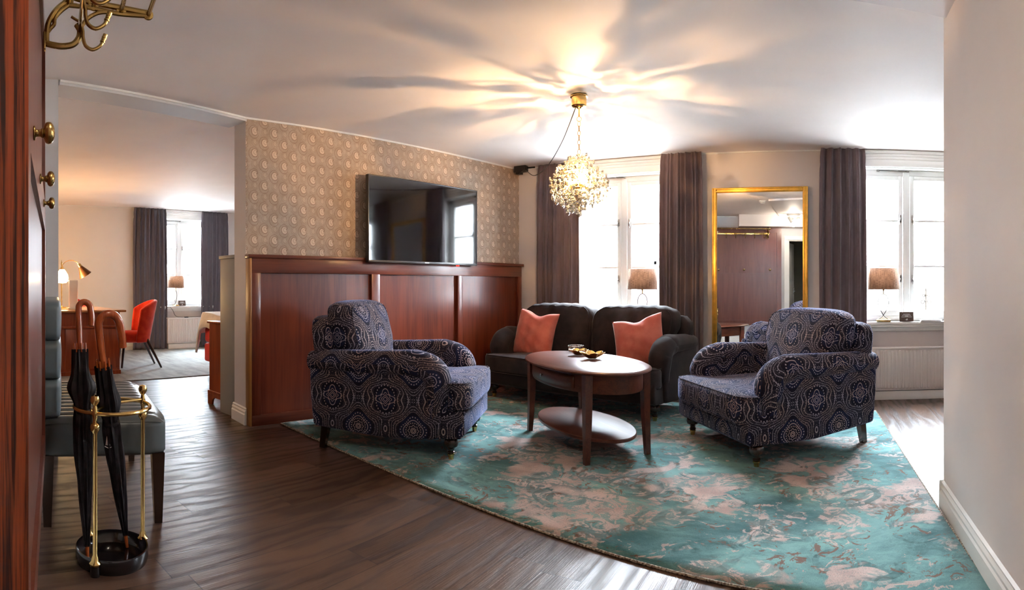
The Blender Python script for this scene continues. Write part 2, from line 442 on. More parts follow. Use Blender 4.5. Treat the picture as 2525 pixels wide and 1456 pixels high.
    def blob(s, w_, d, h, k=6.0, n=10, puff=(0, 0, 0), c=(0, 0, 0), fn=None, mi=0):
        """rounded box / cushion: cube surface pulled onto a superellipsoid, then puffed"""
        idx = {}; vs = []; fs = []
        def vid(p):
            key = tuple(round(q, 5) for q in p)
            if key not in idx:
                x, y, z = p; L = (abs(x) ** k + abs(y) ** k + abs(z) ** k) ** (1 / k)
                x, y, z = x / L, y / L, z / L
                X_ = x * w_ / 2 * (1 + puff[0] * (1 - y * y) * (1 - z * z)); Y_ = y * d / 2 * (1 + puff[1] * (1 - x * x) * (1 - z * z))
                Z_ = z * h / 2 * (1 + puff[2] * (1 - x * x) * (1 - y * y))
                q = (X_ + c[0], Y_ + c[1], Z_ + c[2])
                if fn: q = fn(q)
                idx[key] = len(vs); vs.append(q)
            return idx[key]
        for ax in range(3):
            for sg in (-1, 1):
                for i in range(n):
                    for j in range(n):
                        q = []
                        for (a, b) in ((i, j), (i + 1, j), (i + 1, j + 1), (i, j + 1)):
                            u, v = math.tan((2 * a / n - 1) * .70) / math.tan(.70), math.tan((2 * b / n - 1) * .70) / math.tan(.70)
                            p = [0, 0, 0]; p[ax] = sg; p[(ax + 1) % 3] = u; p[(ax + 2) % 3] = v; q.append(vid(p))
                        fs.append(q if sg > 0 else q[::-1])
        return s.add(vs, fs, mi)
    def build(s, name, mats, parent=None, loc=None, rot=None, smooth=35, boxuv=False, sub=0):
        me = bpy.data.meshes.new(name); me.from_pydata(s.v, [], s.f)
        mats = mats if isinstance(mats, (list, tuple)) else [mats]
        for m in mats: me.materials.append(m)
        me.polygons.foreach_set('material_index', s.mi)
        if s.uv or boxuv:
            ul = me.uv_layers.new(name='UVMap')
            for p in me.polygons:
                if p.index in s.uv:
                    for li, uv in zip(p.loop_indices, s.uv[p.index]): ul.data[li].uv = uv
                elif boxuv:
                    n = p.normal; ax = max(range(3), key=lambda i: abs(n[i]))
                    for li in p.loop_indices:
                        c = me.vertices[me.loops[li].vertex_index].co
                        ul.data[li].uv = ((c.y, c.z) if ax == 0 else (c.x, c.z) if ax == 1 else (c.x, c.y))
        if smooth:
            me.polygons.foreach_set('use_smooth', [True] * len(me.polygons)); me.set_sharp_from_angle(angle=R(smooth))
        me.update()
        o = bpy.data.objects.new(name, me); C.objects.link(o)
        if parent: o.parent = parent
        if loc: o.location = loc
        if rot: o.rotation_euler = rot
        if sub:
            sm = o.modifiers.new('sub', 'SUBSURF'); sm.levels = sub; sm.render_levels = sub
        return o

def tag(o, label, cat, group=None):
    o['label'] = label; o['category'] = cat
    if group: o['group'] = group
    return o
def thing(name, label, cat, loc=(0, 0, 0), rz=0, group=None):
    o = bpy.data.objects.new(name, None); C.objects.link(o); o.empty_display_size = .1
    o.location = loc; o.rotation_euler = (0, 0, rz); return tag(o, label, cat, group)
def struct(o): o['kind'] = 'structure'; return o
def copy_tree(o, parent=None):
    c = o.copy(); C.objects.link(c)
    if parent: c.parent = parent
    for ch in list(o.children): copy_tree(ch, c)
    return c
def arc(c, r, a0, a1, n, plane='xz', off=0):
    out = []
    for i in range(n + 1):
        a = a0 + (a1 - a0) * i / n; p, q = c[0] + r * math.cos(a), c[1] + r * math.sin(a)
        out.append({'xz': (p, off, q), 'yz': (off, p, q), 'xy': (p, q, off)}[plane])
    return out
def spline(pts, n=8):
    P = [Vector(p) for p in pts]; out = []
    for i in range(len(P) - 1):
        p0 = P[i - 1] if i > 0 else P[i] * 2 - P[i + 1]; p3 = P[i + 2] if i + 2 < len(P) else P[i + 1] * 2 - P[i]
        for k in range(n):
            t = k / n
            out.append(.5 * ((2 * P[i]) + (P[i + 1] - p0) * t + (2 * p0 - 5 * P[i] + 4 * P[i + 1] - p3) * t * t + (3 * P[i] - p0 - 3 * P[i + 1] + p3) * t ** 3))
    out.append(P[-1]); return out

# ------------------------------------------------------------ the setting
CZ = 2.595
def wall(name, p, q, th, z0, z1, mats, holes=(), face_mat=False):
    """wall from p to q (2D); thickness th to the left of the direction p->q; local x along it, local -y is the room side"""
    dx, dy = q[0] - p[0], q[1] - p[1]; L_ = math.hypot(dx, dy); mb = MB()
    xs = sorted({0, L_} | {h[0] for h in holes} | {h[1] for h in holes})
    for a, b in zip(xs, xs[1:]):
        hs = [h for h in holes if h[0] <= a + 1e-6 and h[1] >= b - 1e-6]
        zs = [(z0, z1)]
        if hs: zs = [(z0, hs[0][2]), (hs[0][3], z1)]
        for c, d in zs:
            if d - c > 1e-4: mb.box((a, 0, c), (b, th, d))
    if face_mat:
        for i, f in enumerate(mb.f):
            if all(abs(mb.v[k][1]) < 1e-5 for k in f): mb.mi[i] = 1
    return struct(mb.build(name, mats, loc=(p[0], p[1], 0), rot=(0, 0, math.atan2(dy, dx)), smooth=0))

mb = MB(); mb.box((-10.2, -2.2, -.12), (3.5, 6.36, 0)); struct(mb.build('floor', M['floor'], smooth=0))
mb = MB(); mb.box((-10.2, -2.2, CZ), (3.5, 6.36, CZ + .15)); struct(mb.build('ceiling', M['ceiling'], smooth=0))

E_ = (-4.118, 2.544); C_ = (-3.604, 6.02); TA = math.atan2(C_[1] - E_[1], C_[0] - E_[0]); TL = math.hypot(C_[0] - E_[0], C_[1] - E_[1])
wall('wall_left', E_, C_, .25, 0, CZ, [M['wall'], M['wallpaper']], face_mat=True)
F_ = (-3.855, .89); G_ = (-3.995, .785)
wall('wall_lintel', (-3.857, .90), (E_[0] - .0, E_[1] + .02), .25, 2.562, CZ, M['wall_grey'])
wall('wall_left_jamb', (-3.89, .55), F_, .25, 0, CZ, M['wall_grey'])
BA = math.atan2(-.225, 1.0)          # direction of the back wall
def bw(s): return (-s, -.11 + .225 * s)
BW0 = bw(4.25)
BL = math.hypot(4.25 + .75, .225 * 5.0)
k_ = math.hypot(1, .225)
hole = ((4.25 - .85) * k_, (4.25 - .12) * k_, 0, 2.12)
# back wall runs from far left to the right partition, thickness away from the room
def wall_r(name, p, q, th, z0, z1, mats, holes=()):
    dx, dy = q[0] - p[0], q[1] - p[1]; L_ = math.hypot(dx, dy); mb = MB()
    xs = sorted({0, L_} | {h[0] for h in holes} | {h[1] for h in holes})
    for a, b in zip(xs, xs[1:]):
        hs = [h for h in holes if h[0] <= a + 1e-6 and h[1] >= b - 1e-6]
        for c, d in ([(z0, hs[0][2]), (hs[0][3], z1)] if hs else [(z0, z1)]):
            if d - c > 1e-4: mb.box((a, -th, c), (b, 0, d))
    return struct(mb.build(name, mats, loc=(p[0], p[1], 0), rot=(0, 0, math.atan2(dy, dx)), smooth=0))
wall_r('wall_back', BW0, bw(-.75), .12, 0, CZ, M['wall_grey'], [hole])
# hall behind the door
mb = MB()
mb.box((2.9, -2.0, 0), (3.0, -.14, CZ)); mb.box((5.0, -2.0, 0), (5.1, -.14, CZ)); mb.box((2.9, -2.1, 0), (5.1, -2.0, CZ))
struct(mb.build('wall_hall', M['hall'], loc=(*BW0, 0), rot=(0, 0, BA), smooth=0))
# window walls
HW1 = (-2.93, -1.63); HW2 = (.17, 1.47); WZ = (.80, 2.44)
wall('wall_window', (-9.9, 6.0), (3.4, 6.0), .36, 0, CZ, M['wall'], [(HW1[0] + 9.9, HW1[1] + 9.9, *WZ), (HW2[0] + 9.9, HW2[1] + 9.9, *WZ)])
wall('wall_bedroom', (-9.77, .6), (-9.77, 6.0), .36, 0, CZ, M['wall_bed'], [(4.61 - .65 - .6, 4.61 + .65 - .6, *WZ)])
wall_r('wall_bedroom_side', (-9.77, .9), (-4.2, .9), .15, 0, CZ, M['wall_bed'])
wall_r('wall_right', (.600, 2.975), (.695, -.28), -.22, 0, CZ, M['wall'])
wall_r('wall_right_far', (3.2, 6.0), (3.2, -2.0), -.2, 0, CZ, M['wall'])
wall_r('wall_rear', (.7, -.5), (3.3, -.5), .1, 0, CZ, M['wall'])
# low foreground ceiling and the boxed beam by the door
mb = MB(); mb.prism([(.62, 2.93), (-1.0, 2.51), (-1.0, .35), (.66, -.1)], .03, axes='xy', base=CZ - .03); struct(mb.build('ceiling_soffit', M['wall'], smooth=0))
mb = MB(); mb.box((2.45, 0.0, 2.36), (5.0, .34, CZ)); struct(mb.build('trim_beam', M['wall'], loc=(*BW0, 0), rot=(0, 0, BA), smooth=0))

# beige half-height partition in the bedroom
mb = MB(); mb.rbox((-4.66, 2.60, 0), (-4.38, 4.5, 1.42), .004); mb.rbox((-4.67, 2.59, 1.42), (-4.38, 4.5, 1.45), .004); struct(mb.build('trim_partition', M['beige']))

BASE = [(0, 0), (.022, 0), (.022, .085), (.016, .095), (.018, .11), (.010, .125), (.012, .135), (.0, .145)]
def baseboard(name, p, q, side=-1):
    dx, dy = q[0] - p[0], q[1] - p[1]; mb = MB()
    mb.prism([(side * a, b) for a, b in BASE], math.hypot(dx, dy), axes='yz')
    return struct(mb.build(name, M['white'], loc=(p[0], p[1], 0), rot=(0, 0, math.atan2(dy, dx)), smooth=0))
# around the free end of the TV wall
n_ = (math.sin(TA), -math.cos(TA))
e2 = (E_[0] - n_[0] * .25, E_[1] - n_[1] * .25)
baseboard('baseboard_pillar', (e2[0] - n_[0] * .02, e2[1] - n_[1] * .02), (E_[0] + n_[0] * .022, E_[1] + n_[1] * .022), -1)
baseboard('baseboard_right', (.600, 2.985), (.695, -.2), -1)
baseboard('baseboard_right_end', (.83, 2.975), (.578, 2.975), -1)
baseboard('baseboard_back', bw(3.85), bw(1.01), 1)
baseboard('baseboard_window', (-3.55, 6.0), (3.2, 6.0), -1)
baseboard('baseboard_left_bedroom', (-9.77, 1.0), (-9.77, 5.9), -1)
def cornice(name, p, q, side):
    dx, dy = q[0] - p[0], q[1] - p[1]; mb = MB()
    mb.box((0, min(0, side * .012), CZ - .016), (math.hypot(dx, dy), max(0, side * .012), CZ - .001))
    struct(mb.build(name, M['white'], loc=(p[0], p[1], 0), rot=(0, 0, math.atan2(dy, dx)), smooth=0))
cornice('trim_left', (-3.857, .90), E_, -1); cornice('trim_left_wall', E_, C_, -1)
cornice('trim_window', (-3.6, 6.0), (3.2, 6.0), -1); cornice('trim_bedroom', (-9.77, .9), (-9.77, 6.0), -1)
cornice('trim_back', bw(3.87), bw(1.9), 1)

# ------------------------------------------------------------ windows
def window(n, c, rz):
    """local: x along the wall, y out of the room, origin on the inner wall face, floor level; 1.3 wide"""
    fr = MB(); W2 = .65; z0, z1 = WZ
    # casing on the room side and crown up to the ceiling
    for s in (-1, 1): fr.rbox((s * W2 - .09 * (s < 0), -.025, z0 - .02), (s * W2 + .09 * (s > 0), .0, z1), .006); fr.rbox((s * (W2 + .055) - .02, -.035, z0), (s * (W2 + .055) + .02, -.02, z1), .006)
    fr.rbox((-W2 - .10, -.03, z1 - .02), (W2 + .10, .0, z1 + .06), .006)
    fr.rbox((-W2 - .12, -.036, z1 + .05), (W2 + .12, .0, z1 + .085), .01)
    fr.rbox((-W2 - .14, -.040, z1 + .08), (W2 + .14, .0, z1 + .115), .012)
    fr.rbox((-W2 - .16, -.052, z1 + .112), (W2 + .16, .0, CZ - .004), .012)
    # reveal lining, outer frame, centre post
    yf = .10
    for s in (-1, 1): fr.box((s * W2 - .03 * (s > 0), 0, z0), (s * W2 + .03 * (s < 0), .30, z1)); fr.rbox((s * (W2 - .055) - .03, yf, z0), (s * (W2 - .055) + .03, yf + .07, z1), .005)
    fr.box((-W2, 0, z1 - .03), (W2, .30, z1)); fr.rbox((-W2, yf, z1 - .09), (W2, yf + .07, z1 - .03), .005)
    fr.rbox((-W2, yf, z0), (W2, yf + .07, z0 + .05), .005)
    fr.rbox((-.035, yf - .01, z0 + .03), (.035, yf + .07, z1 - .05), .006)
    root = struct(fr.build('window_%d' % n, M['white'], loc=c, rot=(0, 0, rz)))
    for s in (-1, 1):                                                   # a sash with two glazing bars
        sa = MB(); a, b = (.04, W2 - .085) ; a, b = (a, b) if s > 0 else (-b, -a)
        zs, zt = z0 + .05, z1 - .09; t = .045
        sa.rbox((a, yf + .0, zs), (a + t, yf + .05, zt), .005); sa.rbox((b - t, yf, zs), (b, yf + .05, zt), .005)
        sa.rbox((a + t - .002, yf + .001, zs + .001), (b - t + .002, yf + .049, zs + .06), .004); sa.rbox((a + t - .002, yf + .001, zt - t), (b - t + .002, yf + .049, zt - .001), .004)
        for f in (.355, .68): zz = zs + (zt - zs) * f; sa.rbox((a + t - .002, yf + .01, zz - .012), (b - t + .002, yf + .04, zz + .012), .004)
        so = sa.build('window_sash', M['white'], root)
        g = MB(); g.box((a + t * .6, yf + .022, zs + .03), (b - t * .6, yf + .026, zt - .03)); g.build('window_pane', M['glass'], so, smooth=0)
        xl = .065 * s
        for zz in (z0 + .45, z1 - .55):
            h = MB(); h.rbox((xl - .010, yf - .014, zz - .04), (xl + .010, yf - .002, zz + .04), .003); h.tube([(xl, yf - .02, zz), (xl + .012 * s, yf - .026, zz - .03), (xl + .004 * s, yf - .02, zz - .06)], .005)
            h.build('window_catch', M['steel'], so)
    sl = MB(); sl.rbox((-W2 + .0, -.085, z0 - .035), (W2 - .0, .11, z0), .012); sl.rbox((-W2, -.045, z0 - .10), (W2, .0, z0 - .03), .012); sl.rbox((-W2, -.08, z0 - .06), (W2, .0, z0 - .033), .012)
    sl.build('window_sill', M['white'], root)
    st = MB(); st.tube([(-.30, yf - .012, z1 - .035), (.02, yf - .012, z1 - .038)], .006); st.rbox((0.0, yf - .02, z1 - .05), (.03, yf - .004, z1 - .025), .003); st.rbox((-.32, yf - .02, z1 - .05), (-.29, yf - .004, z1 - .025), .003)
    st.build('window_stay', M['steel'], root)
    return root
window(1, (-2.28, 6.0, 0), 0)
window(2, (.82, 6.0, 0), 0)
window(3, (-9.77, 4.61, 0), R(90))

def radiator(label, c, rz, L_, z0, z1):
    t = thing('radiator', label, 'radiator', (c[0], c[1], 0), rz)
    b = MB(); b.rbox((-L_ / 2, -.10, z0), (L_ / 2, -.05, z1 - .012), .006)
    b.build('back_panel', M['radiator'], t)
    g = MB(); n = int(L_ / .0375)
    for i in range(n):
        x = -L_ / 2 + .02 + (L_ - .04) * (i + .5) / n
        g.rbox((x - .012, -.116, z0 + .018), (x + .012, -.098, z1 - .03), .009, seg=3)
    g.rbox((-L_ / 2, -.105, z0), (L_ / 2, -.095, z1 - .01), .003)
    g.build('ribbed_front', M['radiator'], t)
    g = MB(); g.rbox((-L_ / 2 - .004, -.118, z1 - .016), (L_ / 2 + .004, -.03, z1), .005); g.build('top_grille', M['radiator'], t)
    g = MB(); g.rbox((-L_ / 2 + .02, -.09, 0.0), (L_ / 2 - .02, -.06, z0 - .01), .002)
    for s in (-1, 1): g.box((s * (L_ / 2 - .2) - .015, -.075, z0 + .05), (s * (L_ / 2 - .2) + .015, -.005, z0 + .1))
    g.build('floor_plinth', M['white'], t)
    return t
radiator('white ribbed radiator under the window behind the right armchair', (1.0, 5.955), 0, 1.16, .10, .54)
radiator('white ribbed radiator under the far bedroom window', (-9.72, 4.60), R(90), .66, .10, .575).location.z = .013

# ------------------------------------------------------------ curtains
def curtain(label, p, q, folds, mat, group, z0=.02, z1=2.588, depth=.042, seed=1):
    dx, dy = q[0] - p[0], q[1] - p[1]; L_ = math.hypot(dx, dy); rnd = random.Random(seed)
    ph = [rnd.uniform(-.35, .35) for _ in range(folds * 2 + 3)]; am = [rnd.uniform(.65, 1.25) for _ in range(folds * 2 + 3)]
    def fn(u, v):
        z = z0 + (z1 - z0) * v
        k = u * folds; i = int(k * 2) % len(ph)
        w1 = math.sin(2 * PI * k + ph[i % 3] * 2) * am[min(int(k), folds)]
        pinch = max(0, 1 - (z1 - z) / .12)
        a = depth * (1 - .35 * pinch) * (.9 + .25 * math.sin(3 * v + seed))
        w2 = math.sin(2 * PI * k * 2.3 + 1.0) * .25
        xx = u + .012 * math.sin(2 * PI * k + 1.3) + .006 * math.sin(7 * v + 5 * u)
        xx = .5 + (xx - .5) * (1.0 - .06 * pinch + .02 * (1 - v) - .03 * math.exp(-((z1 - .16 - z) / .05) ** 2))
        return (xx * L_, -.055 - depth - a * (w1 * .8 + w2) * (1 - .45 * math.exp(-((z1 - .10 - z) / .02) ** 2)), z)
    mb = MB(); mb.grid(fn, folds * 16, 60, uvf=lambda u, v: (u * L_ * 1.9, v * 2.5))
    r = thing('curtain', label, 'curtain', (p[0], p[1], 0), math.atan2(dy, dx), group)
    o = mb.build('curtain_cloth', mat, r, smooth=80)
    s = o.modifiers.new('thick', 'SOLIDIFY'); s.thickness = .004
    h = MB(); h.rbox((.01, -.050, z1 - .010), (L_ - .01, -.042, z1 + .005), .002); h.build('curtain_track', M['white'], r)
    return r
curtain('ribbed plum-grey curtain left of the sofa window, lit orange behind the chandelier', (-3.30, 5.99), (-2.76, 5.99), 5, M['curtain'], 'ribbed curtains in the sitting room', seed=1)
curtain('ribbed plum-grey curtain between the sofa window and the tall mirror', (-1.80, 5.99), (-1.33, 5.99), 5, M['curtain'], 'ribbed curtains in the sitting room', seed=2)
curtain('ribbed plum-grey curtain right of the tall mirror, beside the radiator window', (-.11, 5.99), (.37, 5.99), 5, M['curtain'], 'ribbed curtains in the sitting room', seed=5)
curtain('smooth dark grey curtain left of the bedroom window, behind the red chair', (-9.76, 3.60), (-9.76, 4.26), 7, M['curtain_bed'], 'bedroom curtains', seed=4)
curtain('smooth dark grey curtain right of the bedroom window, behind the bed', (-9.76, 4.97), (-9.76, 5.57), 6, M['curtain_bed'], 'bedroom curtains', seed=3)

# spare curtain pole with its black socket box
t = thing('curtain_rod', 'black socket box on a dark rod in the corner under the ceiling', 'curtain rod', (-3.5, 5.86, 2.565))
mb = MB(); mb.rbox((-.07, -.045, -.045), (.09, .035, .035), .012); mb.rbox((-.045, -.04, -.07), (.02, .03, -.03), .008); mb.build('socket_box', M['black'], t)
mb = MB(); mb.tube([(.08, 0, .002), (.185, .02, .004)], .010); mb.build('rod', M['iron'], t)

# ------------------------------------------------------------ dado panelling and TV on the left wall
t = thing('wainscot_panel', 'tall mahogany panelled wainscot below the television', 'wall panelling', (E_[0] + n_[0] * .002, E_[1] + n_[1] * .002, 0), TA)
W0, W1, D0 = -.0, 3.44, -.085
mb = MB(); mb.box((W0 + .02, D0 + .034, 0), (W1, -.001, 1.40)); mb.build('recessed_board', M['mahogany'], t, smooth=0)
mb = MB(); mb.rbox((W0 - .012, D0 - .012, 1.405), (W1 + .03, -.0, 1.435), .004); mb.build('top_cap', M['mahogany_x'], t)
mb = MB(); mb.rbox((W0 + .02, D0, 1.28), (W1, D0 + .036, 1.405), .003); mb.build('top_rail', M['mahogany_x'], t)
for a, b in ((.02, .10), (1.24, 1.335), (2.37, 2.44), (3.37, 3.44)):
    mb = MB(); mb.rbox((a, D0 + .0008, .088), (b, D0 + .036, 1.282), .003); mb.build('stile', M['mahogany'], t)
mb = MB(); mb.rbox((W0 + .02, D0 - .0, 0), (W1, D0 + .024, .09), .003); mb.build('bottom_rail', M['mahogany_x'], t)
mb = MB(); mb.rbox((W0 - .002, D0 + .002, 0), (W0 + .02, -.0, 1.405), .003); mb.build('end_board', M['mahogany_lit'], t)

t = thing('television', 'large flat television hanging on the paisley wallpaper above the wainscot', 'television', (E_[0], E_[1], 0), TA)
tx0, tx1, tz0, tz1 = 1.15, 2.595, 1.39, 2.205
piv = MB()
def tv(name, mat, a, b, r, par=t):
    m_ = MB(); m_.rbox(a, b, r); return m_.build(name, mat, par)
tv('body', M['black'], (tx0 + .12, -.12, tz0 + .10), (tx1 - .12, -.07, tz1 - .10), .01)
tv('wall_bracket', M['black'], (tx0 + .5, -.08, tz0 + .25), (tx1 - .5, -.001, tz1 - .25), .004)
bz = MB()
for a, b in (((tx0, -.155, tz1 - .012), (tx1, -.11, tz1)), ((tx0, -.155, tz0), (tx1, -.11, tz0 + .022)), ((tx0, -.155, tz0), (tx0 + .012, -.11, tz1)), ((tx1 - .012, -.155, tz0), (tx1, -.11, tz1))): bz.rbox(a, b, .004)
bz.box((tx0 + .005, -.125, tz0 + .01), (tx1 - .005, -.112, tz1 - .005)); bz.build('bezel', M['bezel'], t)
mb = MB(); mb.box((tx0 + .012, -.151, tz0 + .022), (tx1 - .012, -.12, tz1 - .012)); mb.build('screen', M['screen'], t, smooth=0)
mb = MB()
for i in range(5): mb.box((1.84 + i * .012, -.1562, tz0 + .007), (1.849 + i * .012, -.1548, tz0 + .016))
mb.build('maker_badge', M['steel'], t, smooth=0)
mb = MB(); mb.rbox((2.31, -.14, tz0 - .012), (2.34, -.115, tz0 + .001), .003); mb.build('standby_light', glow('red_standby', (.9, .03, .02), 1.5), t)

# ------------------------------------------------------------ outside, seen through the panes
t = thing('building', 'pale building across the street with brick-filled tall windows', 'building', (0, 13.5, -2.5))
mb = MB(); mb.box((-12, 0, -1), (10, 1.0, 7.2)); mb.build('facade_wall', M['facade'], t, smooth=0)
for cx, z0, z1 in ((-4.2, 3.0, 5.3), (-3.2, 3.0, 5.3), (.55, 3.0, 5.3)):
    b = MB(); b.box((cx - .55, -.05, z0), (cx + .55, 0, z1)); o = b.build('facade_window', M['facade'], t, smooth=0)
    b = MB(); b.box((cx - .48, -.07, z0 + .06), (cx + .48, -.04, z1 - .06)); b.build('brick_infill', M['brick'], o, smooth=0)
    b = MB(); b.box((cx - .48, -.1, z0 + 1.2), (cx + .48, -.06, z0 + 1.28)); b.box((cx - .03, -.1, z0), (cx + .03, -.06, z1)); b.box((cx + .05, -.085, z0 + .1), (cx + .46, -.07, z0 + 1.15)); b.build('window_bars', M['pane_dark'], o, smooth=0)
mb = MB(); mb.tube([(2.0, 12.2, -2), (2.0, 12.2, 7)], .075, 12)
tag(mb.build('drain_pipe', M['pipe']), 'grey-blue drainpipe outside the right-hand window', 'drainpipe')
t = thing('iron_railing', 'black scrolled iron spike outside the right-hand window', 'railing', (1.17, 6.9, 0))
mb = MB(); mb.tube([(0, 0, -2), (0, 0, 1.13)], [.013, .010], 8)
mb.lathe([(0, 1.10), (.012, 1.12), (.009, 1.135), (0, 1.17)], 8)
mb.build('spike', M['iron'], t)
mb = MB()
for s in (-1, 1):
    for zc, r_ in ((.98, .035), (1.055, .022)):
        p = [(s * (.008 + r_ * 1.0 + r_ * math.cos(a) * (1 - a / 14)), 0, zc + r_ * math.sin(a) * (1 - a / 14)) for a in [PI + i * .45 for i in range(-3, 12)]]
        p = [(s * abs(q[0]) if True else 0, 0, q[2]) for q in p]
        mb.tube(p, .0065, 6)
mb.build('scrollwork', M['iron'], t)
t = thing('building', 'pale long building with rows of small windows beyond the bedroom window', 'building', (-22, 8, -2.5))
mb = MB(); mb.box((-1, -14, -1), (0, 14, 9)); mb.build('facade_wall', M['facade'], t, smooth=0)
mb = MB()
for k in range(-6, 7):
    for z in (2.6, 4.6):
        mb.box((-.02, k * 1.5 - .25, z), (.04, k * 1.5 + .25, z + 1.0))
mb.build('small_windows', M['pane_dark'], t, smooth=0)['kind'] = 'stuff'
mb = MB(); mb.prism([(-1.2, 9.0), (.3, 9.0), (-2.5, 10.2)], 28, axes='xz', base=-14); mb.build('roof', M['brick'], t, smooth=0)
mb = MB(); mb.box((-40, -10, -3.6), (30, 30, -3.5)); struct(mb.build('ground', M['street'], smooth=0))
#PART2
# ------------------------------------------------------------ rug, carpet
t = thing('area_rug', 'large worn teal and pale pink oriental rug under the seating group', 'rug', (0, 0, 0))
RC_ = [(-4.04, 2.78), (-.80, 2.16), (.63, 2.02), (.435, 5.36), (-3.55, 5.62)]
def rugf(u, v):
    a = Vector((-3.965, 2.80)); b = Vector((.62, 1.98)); c = Vector((.43, 5.34)); d = Vector((-3.535, 5.70))
    f = a.lerp(b, u); f.y -= .10 * math.sin(PI * u) * -1.0 * .6; e = d.lerp(c, u); p = f.lerp(e, v)
    return (p.x, p.y, .011 + .0015 * math.sin(9 * u + 3) * math.sin(7 * v))
mb = MB(); mb.grid(rugf, 40, 30)
o = mb.build('pile', M['rug'], t); s = o.modifiers.new('t', 'SOLIDIFY'); s.thickness = .008; s.offset = -1
edge = [rugf(i / 60, 0) for i in range(61)] + [rugf(1, i / 50) for i in range(1, 51)] + [rugf(1 - i / 60, 1) for i in range(1, 61)] + [rugf(0, 1 - i / 50) for i in range(1, 50)]
m_ = Mat('rug_binding', .9, col=(.30, .24, .17)); x, y, z = m_.xyz(); m_.col(m_.mix(m_.noise(m_.vec(x, y, z), 90.0, 2).ss(.4, .6), (.10, .07, .05), (.42, .36, .27)))
mb = MB(); mb.tube([(p[0], p[1], .007) for p in edge], .0065, 6, closed=True); mb.build('bound_edge', m_.m, t)
mb = MB(); mb.box((-9.76, .91, .0), (-6.62, 5.99, .012)); tag(mb.build('carpet', M['carpet'], smooth=0), 'pale grey-blue carpet covering the bedroom floor', 'carpet')

# ------------------------------------------------------------ roll-arm seating
def turned_leg(root, x, y, h=.16):
    mb = MB(); mb.lathe([(.030, h + .01), (.030, h - .008), (.044, h - .018), (.050, h - .040), (.044, h - .062), (.028, h - .072), (.022, h - .082), (.019, h - .094), (.026, h - .100), (.026, h - .106), (.019, h - .112), (.019, .044)][::-1], 20, (x, y, 0))
    o = mb.build('turned_leg', M['leg'], root)
    mb = MB(); mb.lathe([(.012, 0), (.016, .004), (.020, .034), (.024, .038), (.024, .046), (.0195, .048)], 18, (x, y, 0)); mb.build('brass_cup', M['brass'], o)
def rear_leg(root, x, y, h=.18):
    mb = MB(); vs = []
    for z, r, dy in ((0, .020, .03), (h, .028, 0)):
        for a, b in ((-1, -1), (1, -1), (1, 1), (-1, 1)): vs.append((x + a * r, y + dy + b * r, z))
    mb.add(vs, [(0, 3, 2, 1), (4, 5, 6, 7), (0, 1, 5, 4), (1, 2, 6, 5), (2, 3, 7, 6), (3, 0, 4, 7)]); mb.build('rear_leg', M['leg'], root, smooth=0)
